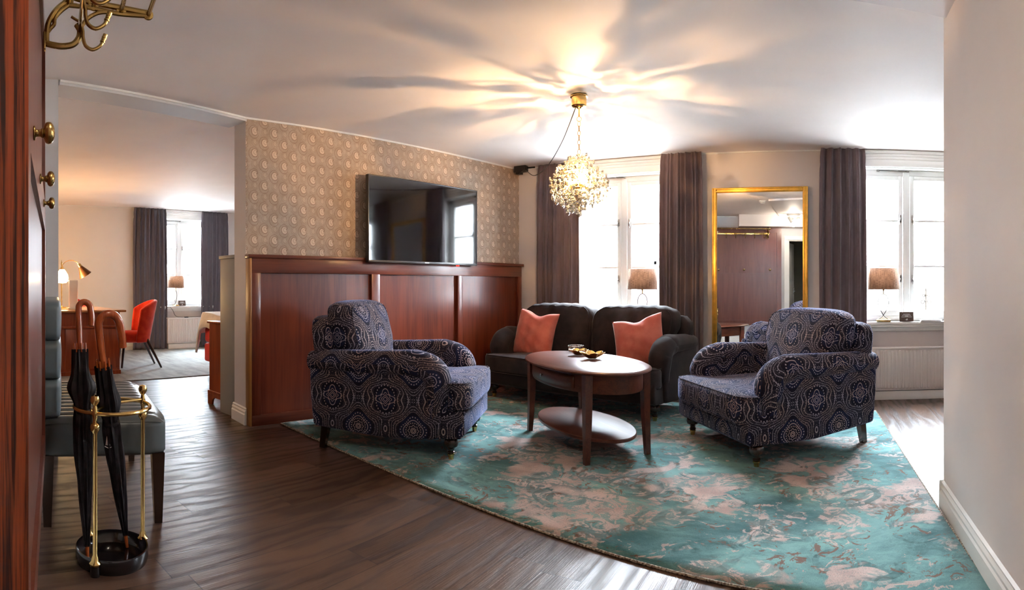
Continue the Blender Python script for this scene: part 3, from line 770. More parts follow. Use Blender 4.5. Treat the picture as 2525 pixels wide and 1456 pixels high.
def seating(name, label, cat, loc, rz, W, D, ns, mat, group=None, arm=.19, AH=.67, SH=.50, BH=.93, CH=1.02, wr=0.0):
    t = thing(name, label, cat, loc, rz, group); h2 = D / 2; zb = .155; af = -h2 + .17
    # base: front rail bows down a little, sides
    mb = MB(); 
    pr = [(-h2 + .03, zb + .03), (-h2 + .06, zb), (0, zb - .02), (h2 - .04, zb + .01), (h2, zb + .05), (h2 - .02, .36), (-h2 + .03, .34)]
    mb.prism(pr, W - .10, axes='yz', base=-W / 2 + .05, r=.015); mb.build('seat_base', mat, t, boxuv=True, smooth=50)
    for s in (-1, 1):
        o = [(h2 - .01, zb + .01), (h2 + .015, .40), (h2 + .02, AH - .05)] + [(y_, z_) for _, y_, z_ in arc((af + .13, AH - .17), .12, R(90), R(180), 8, 'yz')] + [(af + .015, .30), (af + .03, zb - .005), (0, zb - .022)]
        mb = MB(); x0 = s * (W / 2 - arm / 2 - .005) - arm * .42; mb.prism(o, arm * .84, axes='yz', base=x0, r=.028)
        a_ = mb.build('arm', mat, t, boxuv=True, smooth=60)
        pth = [(s * (W / 2 - arm / 2 + .01), h2 + .03, AH - .075), (s * (W / 2 - arm / 2 + .01), h2 - .1, AH - .07), (s * (W / 2 - arm / 2 + .01), .05, AH - .062), (s * (W / 2 - arm / 2 + .01), af + .20, AH - .055)]
        pth += [(s * (W / 2 - arm / 2 + .008), y_, z_) for _, y_, z_ in arc((af + .17, AH - .195), .125, R(85), R(172), 8, 'yz')] + [(s * (W / 2 - arm / 2), af + .055, .40), (s * (W / 2 - arm / 2), af + .07, .30), (s * (W / 2 - arm / 2), af + .09, .20)]
        n = len(pth); rr = [.070, .084, .092, .096] + [.098] * 9 + [.082, .070, .055]
        mb = MB(); pp = spline(pth, 3); rs = []
        for i in range(len(pp)):
            k = i / 3; j = int(k); rs.append(rr[j] if j >= n - 1 else rr[j] * (1 - k + j) + rr[min(j + 1, n - 1)] * (k - j))
        L_ = 0; nn = 20; vs = []; fs = []; uvs = []
        up = Vector((s, 0, 0))
        for i, p in enumerate(pp):
            tt = (pp[min(i + 1, len(pp) - 1)] - pp[max(i - 1, 0)]).normalized(); b_ = tt.cross(up).normalized()
            if i: L_ += (p - pp[i - 1]).length
            for k in range(nn + 1):
                an = 2 * PI * k / nn; vs.append(tuple(p + up * (rs[i] * 1.10 * math.cos(an)) + b_ * (rs[i] * .98 * math.sin(an)))); uvs.append((L_, k / nn * .55))
        for i in range(len(pp) - 1):
            for k in range(nn): q = i * (nn + 1) + k; fs.append((q, q + 1, q + nn + 2, q + nn + 1) if s < 0 else (q + nn + 1, q + nn + 2, q + 1, q))
        mb.add(vs, fs, 0, uvs); mb.add([vs[k] for k in range(nn)], [list(range(nn))], 0, [uvs[k] for k in range(nn)])
        m0 = len(pp) - 1; mb.add([vs[m0 * (nn + 1) + k] for k in range(nn)], [list(range(nn))], 0, [uvs[k] for k in range(nn)])
        mb.build('arm_roll', mat, a_, smooth=70)
    # back
    iw = W - 2 * arm
    def lean(q):
        x, y, z = q; return (x, y + (z - .3) * .13, z)
    mb = MB(); bw_ = W - .10
    mb.blob(bw_, .15, BH - .28, k=9, n=10, c=(0, h2 - .115, (BH + .28) / 2), fn=lean); mb.build('back', mat, t, boxuv=True, smooth=80)
    # seat cushion(s), T shaped towards the front
    yc0, yc1 = -h2 - .005, h2 - .20; cz = SH - .105; ch = .19
    def tf(q):
        x, y, z = q; k = min(1, max(0, (y - (af - .03)) / .05)); k = k * k * (3 - 2 * k)
        return (x * (1 - k * (1 - iw / (W - .05))), y, z)
    for i in range(ns):
        w1 = (W - .05) / ns; cx = (i - (ns - 1) / 2) * w1
        mb = MB(); mb.blob(w1, yc1 - yc0, ch, k=11, n=14, puff=(0, .02, .22), c=(cx, (yc0 + yc1) / 2, cz), fn=tf)
        cu = mb.build('seat_cushion', mat, t, boxuv=True, smooth=80)
        mb = MB()
        for zz in (cz + ch * .44, cz - ch * .44):
            P = []
            for k in range(72):
                a = 2 * PI * k / 72; ca, sa = math.cos(a), math.sin(a); L_ = (abs(ca) ** 11 + abs(sa) ** 11) ** (1 / 11)
                P.append(tf((cx + ca / L_ * w1 / 2 * .980, (yc0 + yc1) / 2 + sa / L_ * (yc1 - yc0) / 2 * .985, zz)))
            mb.tube(P, .0055, 6, closed=True)
        mb.build('cushion_piping', mat, cu, boxuv=True)
    # back cushions
    nb = max(1, ns if ns > 1 else 1)
    if cat == 'sofa': nb = 2
    hb = CH - SH + .02
    def lean2(q):
        x, y, z = q; k = min(1, max(0, (z - AH + .04) / .12)); k = k * k * (3 - 2 * k); x = x * (1 + (.17 if nb == 1 else .05) * k); return (x, y + (z - .45) * .24 + wr * .010 * math.sin(x * 30 + z * 13), z + wr * .006 * math.sin(x * 47 + y * 20))
    for i in range(nb):
        w1 = (iw + .07) / nb; cx = (i - (nb - 1) / 2) * w1
        mb = MB(); mb.blob(w1 - .01, .23, hb, k=5.5, n=14, puff=(.03, .35, .05), c=(cx, h2 - .30, SH - .02 + hb / 2), fn=lean2)
        cu = mb.build('back_cushion', mat, t, boxuv=True, smooth=80)
        mb = MB()
        for yy in (-.095, .095):
            P = []
            for k in range(72):
                a = 2 * PI * k / 72; ca, sa = math.cos(a), math.sin(a); L_ = (abs(ca) ** 6 + abs(sa) ** 6) ** (1 / 6)
                P.append(lean2((cx + ca / L_ * (w1 - .01) / 2 * .945, h2 - .30 + yy, SH - .02 + hb / 2 + sa / L_ * hb / 2 * .94)))
            mb.tube(P, .0055, 6, closed=True)
        mb.build('cushion_piping', mat, cu, boxuv=True)
    for s in (-1, 1): turned_leg(t, s * (W / 2 - .10), -h2 + .13); rear_leg(t, s * (W / 2 - .09), h2 - .09)
    return t
def place(front_left, front_right, D, inset=.10, fin=.13):
    """origin and heading of a seat from the floor points of its two front legs, as seen by someone sitting on it facing -y"""
    a, b = Vector(front_left), Vector(front_right); u = (b - a).normalized(); v = Vector((-u.y, u.x))
    c = (a + b) / 2 + v * (D / 2 - fin); return (c.x, c.y, 0), math.atan2(u.y, u.x)
# armchair by the wainscot: seen from its side, faces the table
S1 = Vector((-3.214, 2.656)); S2 = Vector((-2.264, 3.071)); d1 = (S2 - S1).normalized(); w1 = Vector((-d1.y, d1.x))
AD = 1.05; AW = .96
c1 = (S1 + S2) / 2 + w1 * (AW / 2 - .09) - d1 * .02
seating('armchair', 'blue medallion-patterned armchair seen from its side in front of the wainscot', 'armchair', (c1.x, c1.y, 0), math.atan2(d1.x, -d1.y), AW, 1.14, 1, M['damask'], 'patterned armchairs', AH=.70, SH=.545, BH=.95, CH=1.05)
l2, p2 = place((-1.038, 4.428), (-.397, 3.665), 1.0)
seating('armchair', 'blue medallion-patterned armchair seen from the front, by the tall mirror and radiator', 'armchair', l2, p2, 1.12, 1.12, 1, M['damask'], 'patterned armchairs', arm=.20, AH=.68, SH=.485, BH=.90, CH=.985)
l3, p3 = place((-3.33, 5.06), (-1.462, 4.737), .80)
seating('sofa', 'dark velvet two-seat sofa under the left sitting room window', 'sofa', l3, p3, 2.07, .86, 1, M['sofa'], arm=.20, AH=.70, SH=.48, BH=.90, CH=.975, wr=1.0)

def pillow(label, loc, rot, sz=.44, th=.085, seed=0):
    rnd = random.Random(seed); mb = MB(); N = 26
    for sgn in (-1, 1):
        def fn(u, v):
            a, b = u * 2 - 1, v * 2 - 1
            x = a * (1 - .06 * (1 - b * b)); z = b * (1 - .055 * (1 - a * a))
            dent = .17 * math.exp(-(a / .38) ** 2) * max(0, b) ** 2
            h = (max(0, (1 - a * a) * (1 - b * b))) ** .42
            wr = .010 * math.sin(9 * a + 5 * b + seed) * math.sin(6 * b - 3 * a) + .008 * math.sin(22 * (a + b * .6)) * math.exp(-((b + .85) / .4) ** 2)
            return (x * sz / 2, sgn * (th * h + wr * h) + dent * .05, (z - dent) * sz / 2)
        mb.grid(fn, N, N)
    o = mb.build('throw_pillow', M['coral'], loc=loc, rot=rot, smooth=80)
    bm = bmesh.new(); bm.from_mesh(o.data); bmesh.ops.remove_doubles(bm, verts=bm.verts, dist=.0008); bmesh.ops.recalc_face_normals(bm, faces=bm.faces); bm.to_mesh(o.data); bm.free()
    return tag(o, label, 'pillow', 'coral throw pillows')
a3 = p3
pillow('coral velvet throw pillow at the left end of the sofa by the wainscot', (-2.97, 5.27, .665), Euler((R(-14), R(6), a3 + R(4)), 'XYZ'), .50, .095, 1)
pillow('coral velvet throw pillow at the right end of the sofa nearer the mirror', (-1.72, 4.99, .655), Euler((R(-20), R(-12), a3 + R(14)), 'XYZ'), .49, .095, 2)

# ------------------------------------------------------------ oval coffee table
ta = math.atan2(.616, -.788)
t = thing('coffee_table', 'oval dark wooden coffee table with drawer and lower shelf on the rug', 'coffee table', (-1.765, 3.874, 0), ta)
def oval(mb, a, b, prof, n=64, k=2.0):
    """prof: (inset, z) pairs swept round an ellipse"""
    vs = []; m = len(prof)
    for i in range(n):
        an = 2 * PI * i / n
        for ins, z in prof: vs.append(((a - ins) * math.cos(an), (b - ins) * math.sin(an), z))
    fs = [(i * m + k_, ((i + 1) % n) * m + k_, ((i + 1) % n) * m + k_ + 1, i * m + k_ + 1) for i in range(n) for k_ in range(m - 1)]
    fs += [[i * m for i in range(n)][::-1], [i * m + m - 1 for i in range(n)]]
    return mb.add(vs, fs)
mb = MB(); oval(mb, .69, .385, [(.03, .592), (.012, .596), (.0, .603), (.002, .611), (.012, .616), (.020, .620)]); mb.build('tabletop', M['table_top'], t)
mb = MB(); oval(mb, .625, .325, [(.0, .592), (.0, .475), (.004, .468), (.012, .468), (.02, .475)][::-1]); mb.build('apron', M['table'], t)
mb = MB(); oval(mb, .57, .285, [(.006, .140), (.0, .145), (.0, .160), (.006, .165)]); mb.build('lower_shelf', M['table_top'], t)
mb = MB(); oval(mb, .6265, .3265, [(.0, .585), (.0, .583), (.0016, .582), (.0016, .484), (.0, .483)][::-1])
for sx, sy in ((-1, -1), (1, -1), (1, 1), (-1, 1)):
    mb = MB(); vs = []; x0, y0 = sx * .475, sy * .225
    for z, r, o_ in ((0, .017, .012), (.30, .024, .002), (.592, .028, 0)):
        for a, b in ((-1, -1), (1, -1), (1, 1), (-1, 1)): vs.append((x0 + sx * o_ + a * r, y0 + sy * o_ + b * r, z))
    fs = [(0, 3, 2, 1), (8, 9, 10, 11)]
    for l in (0, 4): fs += [(l + k, l + (k + 1) % 4, l + 4 + (k + 1) % 4, l + 4 + k) for k in range(4)]
    mb.add(vs, fs); mb.build('table_leg', M['table'], t, smooth=0)
# drawer front on the long side facing the camera: a thin curved board with a round knob
mb = MB(); P0, P1 = [], []
def dr(u, v):
    an = PI / 2 - .62 + 1.24 * u; return (.629 * math.cos(an), .329 * math.sin(an), .49 + .088 * v)
mb.grid(dr, 20, 1); o = mb.build('drawer', M['table'], t); s = o.modifiers.new('t', 'SOLIDIFY'); s.thickness = .004
mb = MB(); mb.M = Matrix.Translation((.0, .330, .535)) @ Matrix.Rotation(R(-90), 4, 'X'); mb.lathe([(.006, 0), (.005, .010), (.011, .016), (.012, .022), (.008, .027), (0, .028)], 14); mb.build('drawer_knob', M['steel'], o)

def bloom(label, loc, rz, r=.075, hgt=.05):
    t = thing('flower_bowl', label, 'candle holder', loc, rz, 'brass flower bowls on the table')
    mb = MB(); mb.lathe([(0, .004), (.030, .004), (.034, .010), (.030, .018), (0, .015)], 18); mb.build('cup', M['old_brass'], t)
    for k in range(6):
        a = k * PI / 3; mb = MB()
        def fn(u, v):
            s_ = v * 2 - 1; wd = .036 * math.sin(PI * min(1, .18 + u * .82)) ** .6; rr = .022 + u * r
            return (rr, s_ * wd, .006 + hgt * u ** 1.5 + .016 * s_ * s_ * math.sin(PI * u))
        mb.M = Matrix.Rotation(a, 4, 'Z'); mb.grid(fn, 10, 8); o = mb.build('petal', M['brass'], t); s = o.modifiers.new('t', 'SOLIDIFY'); s.thickness = .002
    return t
bloom('left brass flower-shaped candle bowl on the coffee table, beside the glass dish', (-1.935, 4.14, .62), .3, .060, .042)
bloom('right brass flower-shaped candle bowl on the coffee table, larger and nearer', (-1.745, 3.975, .62), .1, .082, .048)
t = thing('glass_dish', 'clear glass candle dish behind the left brass flower bowl', 'dish', (-2.05, 4.33, .62))
mb = MB(); mb.lathe([(0, 0), (.058, 0), (.062, .006), (.066, .050), (.062, .052), (.057, .010), (0, .008)], 32); mb.build('dish_wall', M['dish'], t)
mb = MB(); mb.tube([(.065 * math.cos(a * PI / 16), .065 * math.sin(a * PI / 16), .052) for a in range(32)], .0028, 6, closed=True); mb.build('rim', M['steel'], t)

# ------------------------------------------------------------ tall mirror
t = thing('floor_mirror', 'tall gilt-framed mirror standing against the window wall', 'mirror', (-.728, 5.945, 0), 0)
mw, mh = .505, 2.205
for nm, a, b in (('frame_side', (-mw, -.02, 0.002), (-mw + .055, .02, mh)), ('frame_side', (mw - .055, -.02, .002), (mw, .02, mh)), ('frame_top', (-mw + .053, -.0195, mh - .055), (mw - .053, .0195, mh - .0005)), ('frame_bottom', (-mw + .053, -.0195, .0025), (mw - .053, .0195, .06))):
    mb = MB(); mb.rbox(a, b, .008)
    if nm == 'frame_side':
        s = -1 if a[0] < 0 else 1
        xc = (a[0] + b[0]) / 2
        for q in (-.014, .014): mb.rbox((xc + q - .006, -.028, .004), (xc + q + .006, -.015, mh - .008), .004)
    else:
        zc = (a[2] + b[2]) / 2
        for q in (-.014, .014): mb.rbox((-mw + .040, -.0275, zc + q - .006), (mw - .040, -.015, zc + q + .006), .004)
    mb.build(nm, M['gold'], t)
mb = MB(); mb.box((-mw + .04, -.010, .04), (mw - .04, .012, mh - .04)); mb.build('mirror_glass', M['mirror'], t, smooth=0)

# ------------------------------------------------------------ window-sill things
def table_lamp(label, loc, lit):
    t = thing('table_lamp', label, 'table lamp', loc, 0, 'window-sill lamps')
    mb = MB(); mb.rbox((-.075, -.032, 0), (.075, .04, .022), .004); mb.build('base', M['brass'], t)
    P = []
    for i in range(61):
        a = i / 60; an = a * 2 * PI
        # loop that crosses near the foot
        P.append(None)
    mb = MB()
    L_ = spline([(-.062, 0, .024), (-.045, 0, .030), (.0, .004, .068), (.052, .0, .17), (.050, 0, .235), (.026, 0, .275), (0, 0, .288)], 8)
    mb.tube(L_, .0042, 8); mb.tube([(-p.x, -p.y, p.z) for p in L_], .0042, 8); mb.build('looped_wire_stem', M['iron'], t)
    mb = MB(); mb.lathe([(.006, .285), (.006, .32), (.012, .322), (.012, .345), (0, .345)], 12)
    mb.build('lamp_holder', M['old_brass'], t)
    mb = MB(); mb.lathe([(.163, .335), (.155, .555)], 48); mb.f = mb.f[:48]; mb.mi = mb.mi[:48]
    sh = mb.build('lamp_shade', M['shade'], t, smooth=80); s = sh.modifiers.new('t', 'SOLIDIFY'); s.thickness = .003
    mb = MB(); 
    for a in range(3): mb.tube([(0, 0, .54), (.154 * math.cos(a * 2.094), .154 * math.sin(a * 2.094), .545)], .0018, 6)
    mb.build('shade_spider', M['iron'], sh)
    if lit:
        mb = MB(); mb.blob(.05, .05, .07, 2, 6, c=(0, 0, .38)); mb.build('bulb', M['globe'], t)
        point('lamp_light', (loc[0], loc[1], loc[2] + .46), 4, (1, .72, .42), .03)
    return t
table_lamp('drum-shaded table lamp on the sill above the sofa', (-2.01, 5.945, .80), False)
table_lamp('drum-shaded table lamp on the sill to the right of the tall mirror', (.56, 5.945, .80), False)
table_lamp('drum-shaded table lamp on the bedroom window sill', (-9.715, 4.47, .80), False)
def sign(label, loc, rz, w_=.145, h_=.10):
    t = thing('info_card', label, 'card', loc, rz, 'small cards on the sills')
    mb = MB(); mb.M = Matrix.Rotation(R(-12), 4, 'X'); mb.box((-w_ / 2, -.002, 0), (w_ / 2, .002, h_)); mb.build('front_leaf', M['card'], t, smooth=0)
    mb = MB(); mb.M = Matrix.Translation((0, .045, 0)) @ Matrix.Rotation(R(12), 4, 'X'); mb.box((-w_ / 2, -.002, 0), (w_ / 2, .002, h_)); mb.build('back_leaf', M['card'], t, smooth=0)
    mb = MB(); mb.M = Matrix.Rotation(R(-12), 4, 'X'); rnd = random.Random(4)
    for zz, ww in ((.078, .068), (.066, .094), (.058, .034), (.049, .108)):
        x = -ww / 2
        while x < ww / 2:
            l = rnd.uniform(.004, .010); mb.box((x, -.0034, zz - .0024), (min(x + l, ww / 2), -.002, zz + .0024)); x += l + .0016
    mb.prism([(-.022, .019), (-.006, .022), (.004, .033), (.011, .028), (.008, .020), (.020, .017), (.006, .017), (.0, .012), (-.006, .018)], .0014, axes='xz', base=-.0034)
    mb.build('printed_lines', M['paper'], t, smooth=0); return t
sign('small brown folded card with white print on the right-hand sill', (.80, 5.915, .80), 0)
sign('small brown folded card on the bedroom window sill', (-9.70, 4.60, .80), R(90))
t = thing('paper_stack', 'white leaflets lying on the sill beside the brown card', 'papers', (1.06, 5.95, .80))
for i in range(3):
    mb = MB(); mb.M = Matrix.Rotation(R(4 * i - 5), 4, 'Z'); mb.box((-.11, -.06, .001 + i * .006), (.11, .06, .006 + i * .006)); mb.build('leaflet', M['paper'], t, smooth=0)
mb = MB(); mb.tube(spline([(-9.70, 4.34, .80), (-9.62, 4.37, .72), (-9.60, 4.42, .62), (-9.61, 4.55, .592), (-9.61, 4.75, .594), (-9.63, 4.95, .590)], 8), .004, 6); mb.rbox((-9.625, 4.60, .582), (-9.595, 4.68, .60), .005)
tag(mb.build('lamp_cord', M['black']), 'black lamp cord trailing over the bedroom radiator', 'cord')

# ------------------------------------------------------------ chandelier
CH_ = (-1.81, 3.88, 0)
t = thing('chandelier', 'lit crystal chandelier hanging from a brass canopy in the ceiling', 'chandelier', (CH_[0], CH_[1], CZ))
mb = MB(); mb.lathe([(0, -.102), (.012, -.102), (.02, -.094), (.052, -.085), (.056, -.080), (.056, -.018), (.066, -.016), (.066, -.008), (.060, -.001), (0, -.0005)], 40); mb.lathe([(.006, -.16), (.006, -.10)], 10); mb.build('canopy', M['brass'], t)
ch = MB()
z = -.165; k = 0
def link(zc, rx, rz, rot):
    P = [(rx * math.cos(a * PI / 10), 0, rz * math.sin(a * PI / 10)) for a in range(20)]
    ch.M = Matrix.Translation((0, 0, zc)) @ Matrix.Rotation(rot, 4, 'Z'); ch.tube(P, .0026, 6, closed=True)
link(-.178, .017, .017, R(20)); zc = -.178 - .017 - .020
while zc > -.44: link(zc, .010, .021, R(20) + (k % 2) * R(80)); zc -= .0345; k += 1
ch.M = Matrix(); ch.build('chain', M['chain'], t)
cz_ = -.665; RR = .205
fr = MB(); fr.tube([(0, 0, -.44), (0, 0, -.86)], .006, 8)
fr.lathe([(.0, -.70), (.05, -.69), (.055, -.67), (.02, -.65), (0, -.648)], 16)
rnd = random.Random(11); tips = []
bd = MB()
def bead(mb, p, r, seg=6):
    mb.lathe([(0, -r), (r * .7, -r * .7), (r, 0), (r * .7, r * .7), (0, r)], seg, p)
levels = [(-.46, .05, 5, .04), (-.50, .10, 8, .03), (-.54, .145, 10, .02), (-.58, .175, 12, .01), (-.62, .20, 13, 0), (-.67, .215, 13, 0), (-.71, .205, 12, 0), (-.75, .175, 11, 0), (-.79, .14, 9, 0), (-.83, .09, 6, 0)]
for li, (zl, rl, nl, lift) in enumerate(levels):
    for i in range(nl):
        a = 2 * PI * (i + rnd.uniform(-.25, .25)) / nl + li * .4; r_ = rl * rnd.uniform(.88, 1.08); zz = zl + rnd.uniform(-.012, .012)
        tip = (r_ * math.cos(a), r_ * math.sin(a), zz)
        root_ = (0.0, 0.0, zz - .02 - rnd.uniform(0, .03)); mid = (r_ * .55 * math.cos(a + .25), r_ * .55 * math.sin(a + .25), zz + .012)
        fr.tube(spline([root_, mid, tip], 3), .0016, 5); tips.append((tip, li, a))
        for q in range(6):
            f = .30 + .13 * q; bead(bd, (tip[0] * f + rnd.uniform(-.012, .012), tip[1] * f + rnd.uniform(-.012, .012), root_[2] * (1 - f) + tip[2] * f + rnd.uniform(-.012, .012)), rnd.uniform(.007, .012))
        for q in range(4):
            b_ = a + rnd.uniform(-.25, .25); e = (tip[0] + .012 * math.cos(b_), tip[1] + .012 * math.sin(b_), tip[2] + rnd.uniform(-.012, .014)); bead(bd, e, rnd.uniform(.007, .011))
fr.build('twig_frame', M['brass'], t)
bd.build('crystal_beads', M['crystal'], t, smooth=0)['kind'] = 'stuff'
def drop(r, h):
    mb = MB(); mb.lathe([(0, -h), (r * .75, -h * .82), (r, -h * .55), (r * .8, -h * .3), (.0015, 0)], 8); return mb
protos = [drop(.011, .042), drop(.017, .044), drop(.009, .05)]
first = {}
n_dr = 0
for tip, li, a in tips:
    if n_dr >= 78 or (li < 4 and rnd.random() < .55): continue
    kd = 1 if li >= 7 else (0 if rnd.random() < .6 else 2)
    if li in (4, 5, 6) and rnd.random() < .6:
        bs = MB()
        for q in range(4): bead(bs, (tip[0], tip[1], tip[2] - .014 - q * .015), .0075)
        bs.build('bead_string', M['crystal'], t, smooth=0); dz = -.075
    else: dz = -.012
    if kd not in first: o = protos[kd].build('crystal_drop', M['crystal'], t, smooth=0); first[kd] = o
    else: o = first[kd].copy(); C.objects.link(o); o.parent = t
    o.location = (tip[0], tip[1], tip[2] + dz); n_dr += 1
o = first[1].copy() if 1 in first else protos[1].build('crystal_drop', M['crystal'], t, smooth=0)
if o.name not in C.objects: C.objects.link(o)
o.parent = t; o.location = (0, 0, -.86); o.scale = (1.4, 1.4, 1.2)
for k in range(4):
    a = k * PI / 2 + .9; x_, y_ = .062 * math.cos(a), .062 * math.sin(a)
    mb = MB(); mb.blob(.034, .034, .058, 2, 6, c=(x_, y_, -.645)); mb.build('bulb', M['bulb'], t)
    mb = MB(); mb.lathe([(.011, -.70), (.011, -.675), (.008, -.672)], 10, (x_, y_, 0)); mb.build('bulb_socket', M['brass'], t)
    if k % 2 == 0: point('chandelier_light', (CH_[0] + x_ * .6, CH_[1] + y_ * .6, CZ - .60), 46, (1, .60, .29), .004)
mb = MB()
P = spline([(-1.827, 3.86, 2.504), (-1.977, 4.043, 2.423), (-2.16, 4.286, 2.371), (-2.468, 4.69, 2.331), (-2.781, 5.09, 2.334), (-3.06, 5.392, 2.366), (-3.343, 5.691, 2.504), (-3.51, 5.84, 2.5)], 10)
mb.tube(P, .004, 6); tag(mb.build('power_cable', M['black']), 'black cable sagging from the chandelier canopy to the corner socket box', 'cable')

# ------------------------------------------------------------ hat-rack board on the back wall
def onwall(s, off=0.0, z=0.0):
    u = Vector((1, -.225)).normalized(); n = Vector((.225, 1)).normalized()
    p = Vector(bw(s)) + n * off; return (p.x, p.y, z)
def bt(name, label, cat, s, off=0.0, z=0.0, group=None): return thing(name, label, cat, onwall(s, off, z), BA, group)
# local frame: x runs towards the door (right in the mirror), y into the room
PL = (2.69 - 1.0) * k_; TH = .060; TB = -.02
t = bt('wall_board', 'mahogany coat board with raised frame on the wall beside the camera', 'coat board', 2.69, .001)
z0, z1 = .372, 2.36
mb = MB(); mb.box((.02, 0, z0 + .02), (PL - .004, TH - .014, z1 - .02)); mb.build('recessed_board', M['rack_panel'], t, smooth=0)
for nm, a, b in (('frame_stile', (0, 0, z0), (.09, TH, z1)), ('frame_top_rail', (.088, 0, z1 - .10), (PL - .088, TH - .001, z1 - .001)), ('frame_bottom_rail', (.088, 0, z0 + .001), (PL - .088, TH - .001, z0 + .11)), ('knob_rail', (.088, .0, 1.43), (PL - .088, TH - .001, 1.57))):
    mb = MB(); mb.box(a, b); mb.build(nm, M['rack_panel'], t, smooth=0)
mb = MB(); mb.box((PL - .09, -.0, z0 - .37), (PL + .004, TH, z1 + .12)); o = mb.build('near_stile', [M['rack_panel'], M['zebra']], t, smooth=0)
mb = MB(); mb.box((PL - .03, -.12, 0), (PL + .003, -.001, 2.48)); struct(mb.build('trim_door', M['zebra'], loc=onwall(2.69, .001), rot=(0, 0, BA), smooth=0))
for i, f in enumerate(o.data.polygons): f.material_index = 1 if abs(f.normal.x) > .9 else 0
kb = []
for i, (s, ps) in enumerate(((1.23, 'nearest the camera'), (1.745, 'middle of the row'), (2.25, 'farthest from the camera'))):
    kt = bt('coat_knob', 'brass coat knob on the board rail, ' + ps, 'coat knob', s, TH + .0005, 1.50, 'brass coat knobs')
    mb = MB(); mb.M = Matrix.Rotation(R(-90), 4, 'X')
    mb.lathe([(0, 0), (.015, 0), (.016, .002), (.0155, .004), (.009, .005), (.0075, .009), (.0075, .015), (.010, .018), (.011, .0195), (.010, .021), (.012, .022), (.018, .024), (.0222, .028), (.0235, .033), (.0225, .038), (.018, .0425), (.010, .0455), (0, .0465)], 28)
    mb.build('knob_head', M['old_brass'], kt, smooth=75)

t = bt('hat_rack', 'brass hat shelf with scroll brackets and coat hooks, top left corner', 'hat rack', 2.31, TH + .001, 0)
sh = .0
def bracket(x):
    mb = MB(); T = .010
    def flat(pts, r, w_=T):
        mb.tube([(x, p[0] * .95, p[1]) for p in pts], r, 8)
    # arm out to the shelf, lower scroll and inner cusp; drawn in the y (depth) / z plane
    flat(spline([(0, 2.40), (.05, 2.385), (.13, 2.35), (.22, 2.33) , (.40, 2.305), (.455, 2.30)], 5), [.012] * 26 if False else .0125)
    flat(spline([(.11, 2.318), (.20, 2.310), (.32, 2.290), (.455, 2.288)], 5), .010)
    flat(spline([(.10, 2.335), (.055, 2.30), (.022, 2.25), (.012, 2.20), (.012, 2.165)], 5), .012)
    flat(spline([(.11, 2.32), (.075, 2.295), (.048, 2.265), (.044, 2.24), (.030, 2.225), (.018, 2.21)], 5), .009)
    flat(spline([(0, 2.165), (.035, 2.156), (.08, 2.150), (.125, 2.158), (.150, 2.185), (.156, 2.215), (.142, 2.240)], 6), .0135)
    flat(spline([(.150, 2.19), (.160, 2.225), (.185, 2.262), (.235, 2.290), (.30, 2.296)], 5), .009)
    for p in ((.10, 2.332), (.204, 2.318), (.318, 2.303), (.430, 2.292)): mb.M = Matrix.Translation((x - .006, *p)) @ Matrix.Rotation(R(90), 4, 'Y'); mb.lathe([(0, 0), (.020, 0), (.022, .006), (.020, .012), (0, .012)], 16); mb.M = Matrix()
    mb.rbox((x - .018, -.002, 2.135), (x + .018, .008, 2.205), .003); mb.rbox((x - .018, -.002, 2.355), (x + .018, .008, 2.43), .003)
    return mb
XL = 1.06
for x in (0.0, XL): bracket(x).build('bracket', M['old_brass'], t)
for p in ((.10, 2.332), (.204, 2.318), (.318, 2.303), (.430, 2.292)):
    mb = MB(); mb.tube([(-.012, *p), (XL + .012, *p)], .0095, 12); mb.build('shelf_rail', M['old_brass'], t)
mb = MB(); mb.rbox((-.02, .140, 2.205), (XL + .02, .152, 2.245), .003); mb.build('hook_rail', M['old_brass'], t)
def hook(x):
    mb = MB(); pts = spline([(x, .150, 2.235), (x, .158, 2.205), (x, .160, 2.175), (x, .170, 2.145), (x, .198, 2.130), (x, .228, 2.145), (x, .242, 2.172)], 5)
    mb.tube(pts, .0075, 10); e = pts[-1]; d = (pts[-1] - pts[-3]).normalized()
    for k, r_ in ((0, .0105), (.010, .0095), (.018, .0105)):
        c = e + d * (k - .012); mb.tube([c, c + d * .005], r_, 10)
    mb.tube([e, e + d * .022], [.0085, .010], 10)
    mb.tube(spline([(x, .150, 2.240), (x, .128, 2.252), (x, .112, 2.262)], 4), .006, 8)
    return mb
h0 = hook(0).build('coat_hook', M['old_brass'], t); h0.location = (.02, 0, 0)
for k in range(1, 6):
    c = h0.copy(); C.objects.link(c); c.location = (.02 + k * .19, 0, 0)

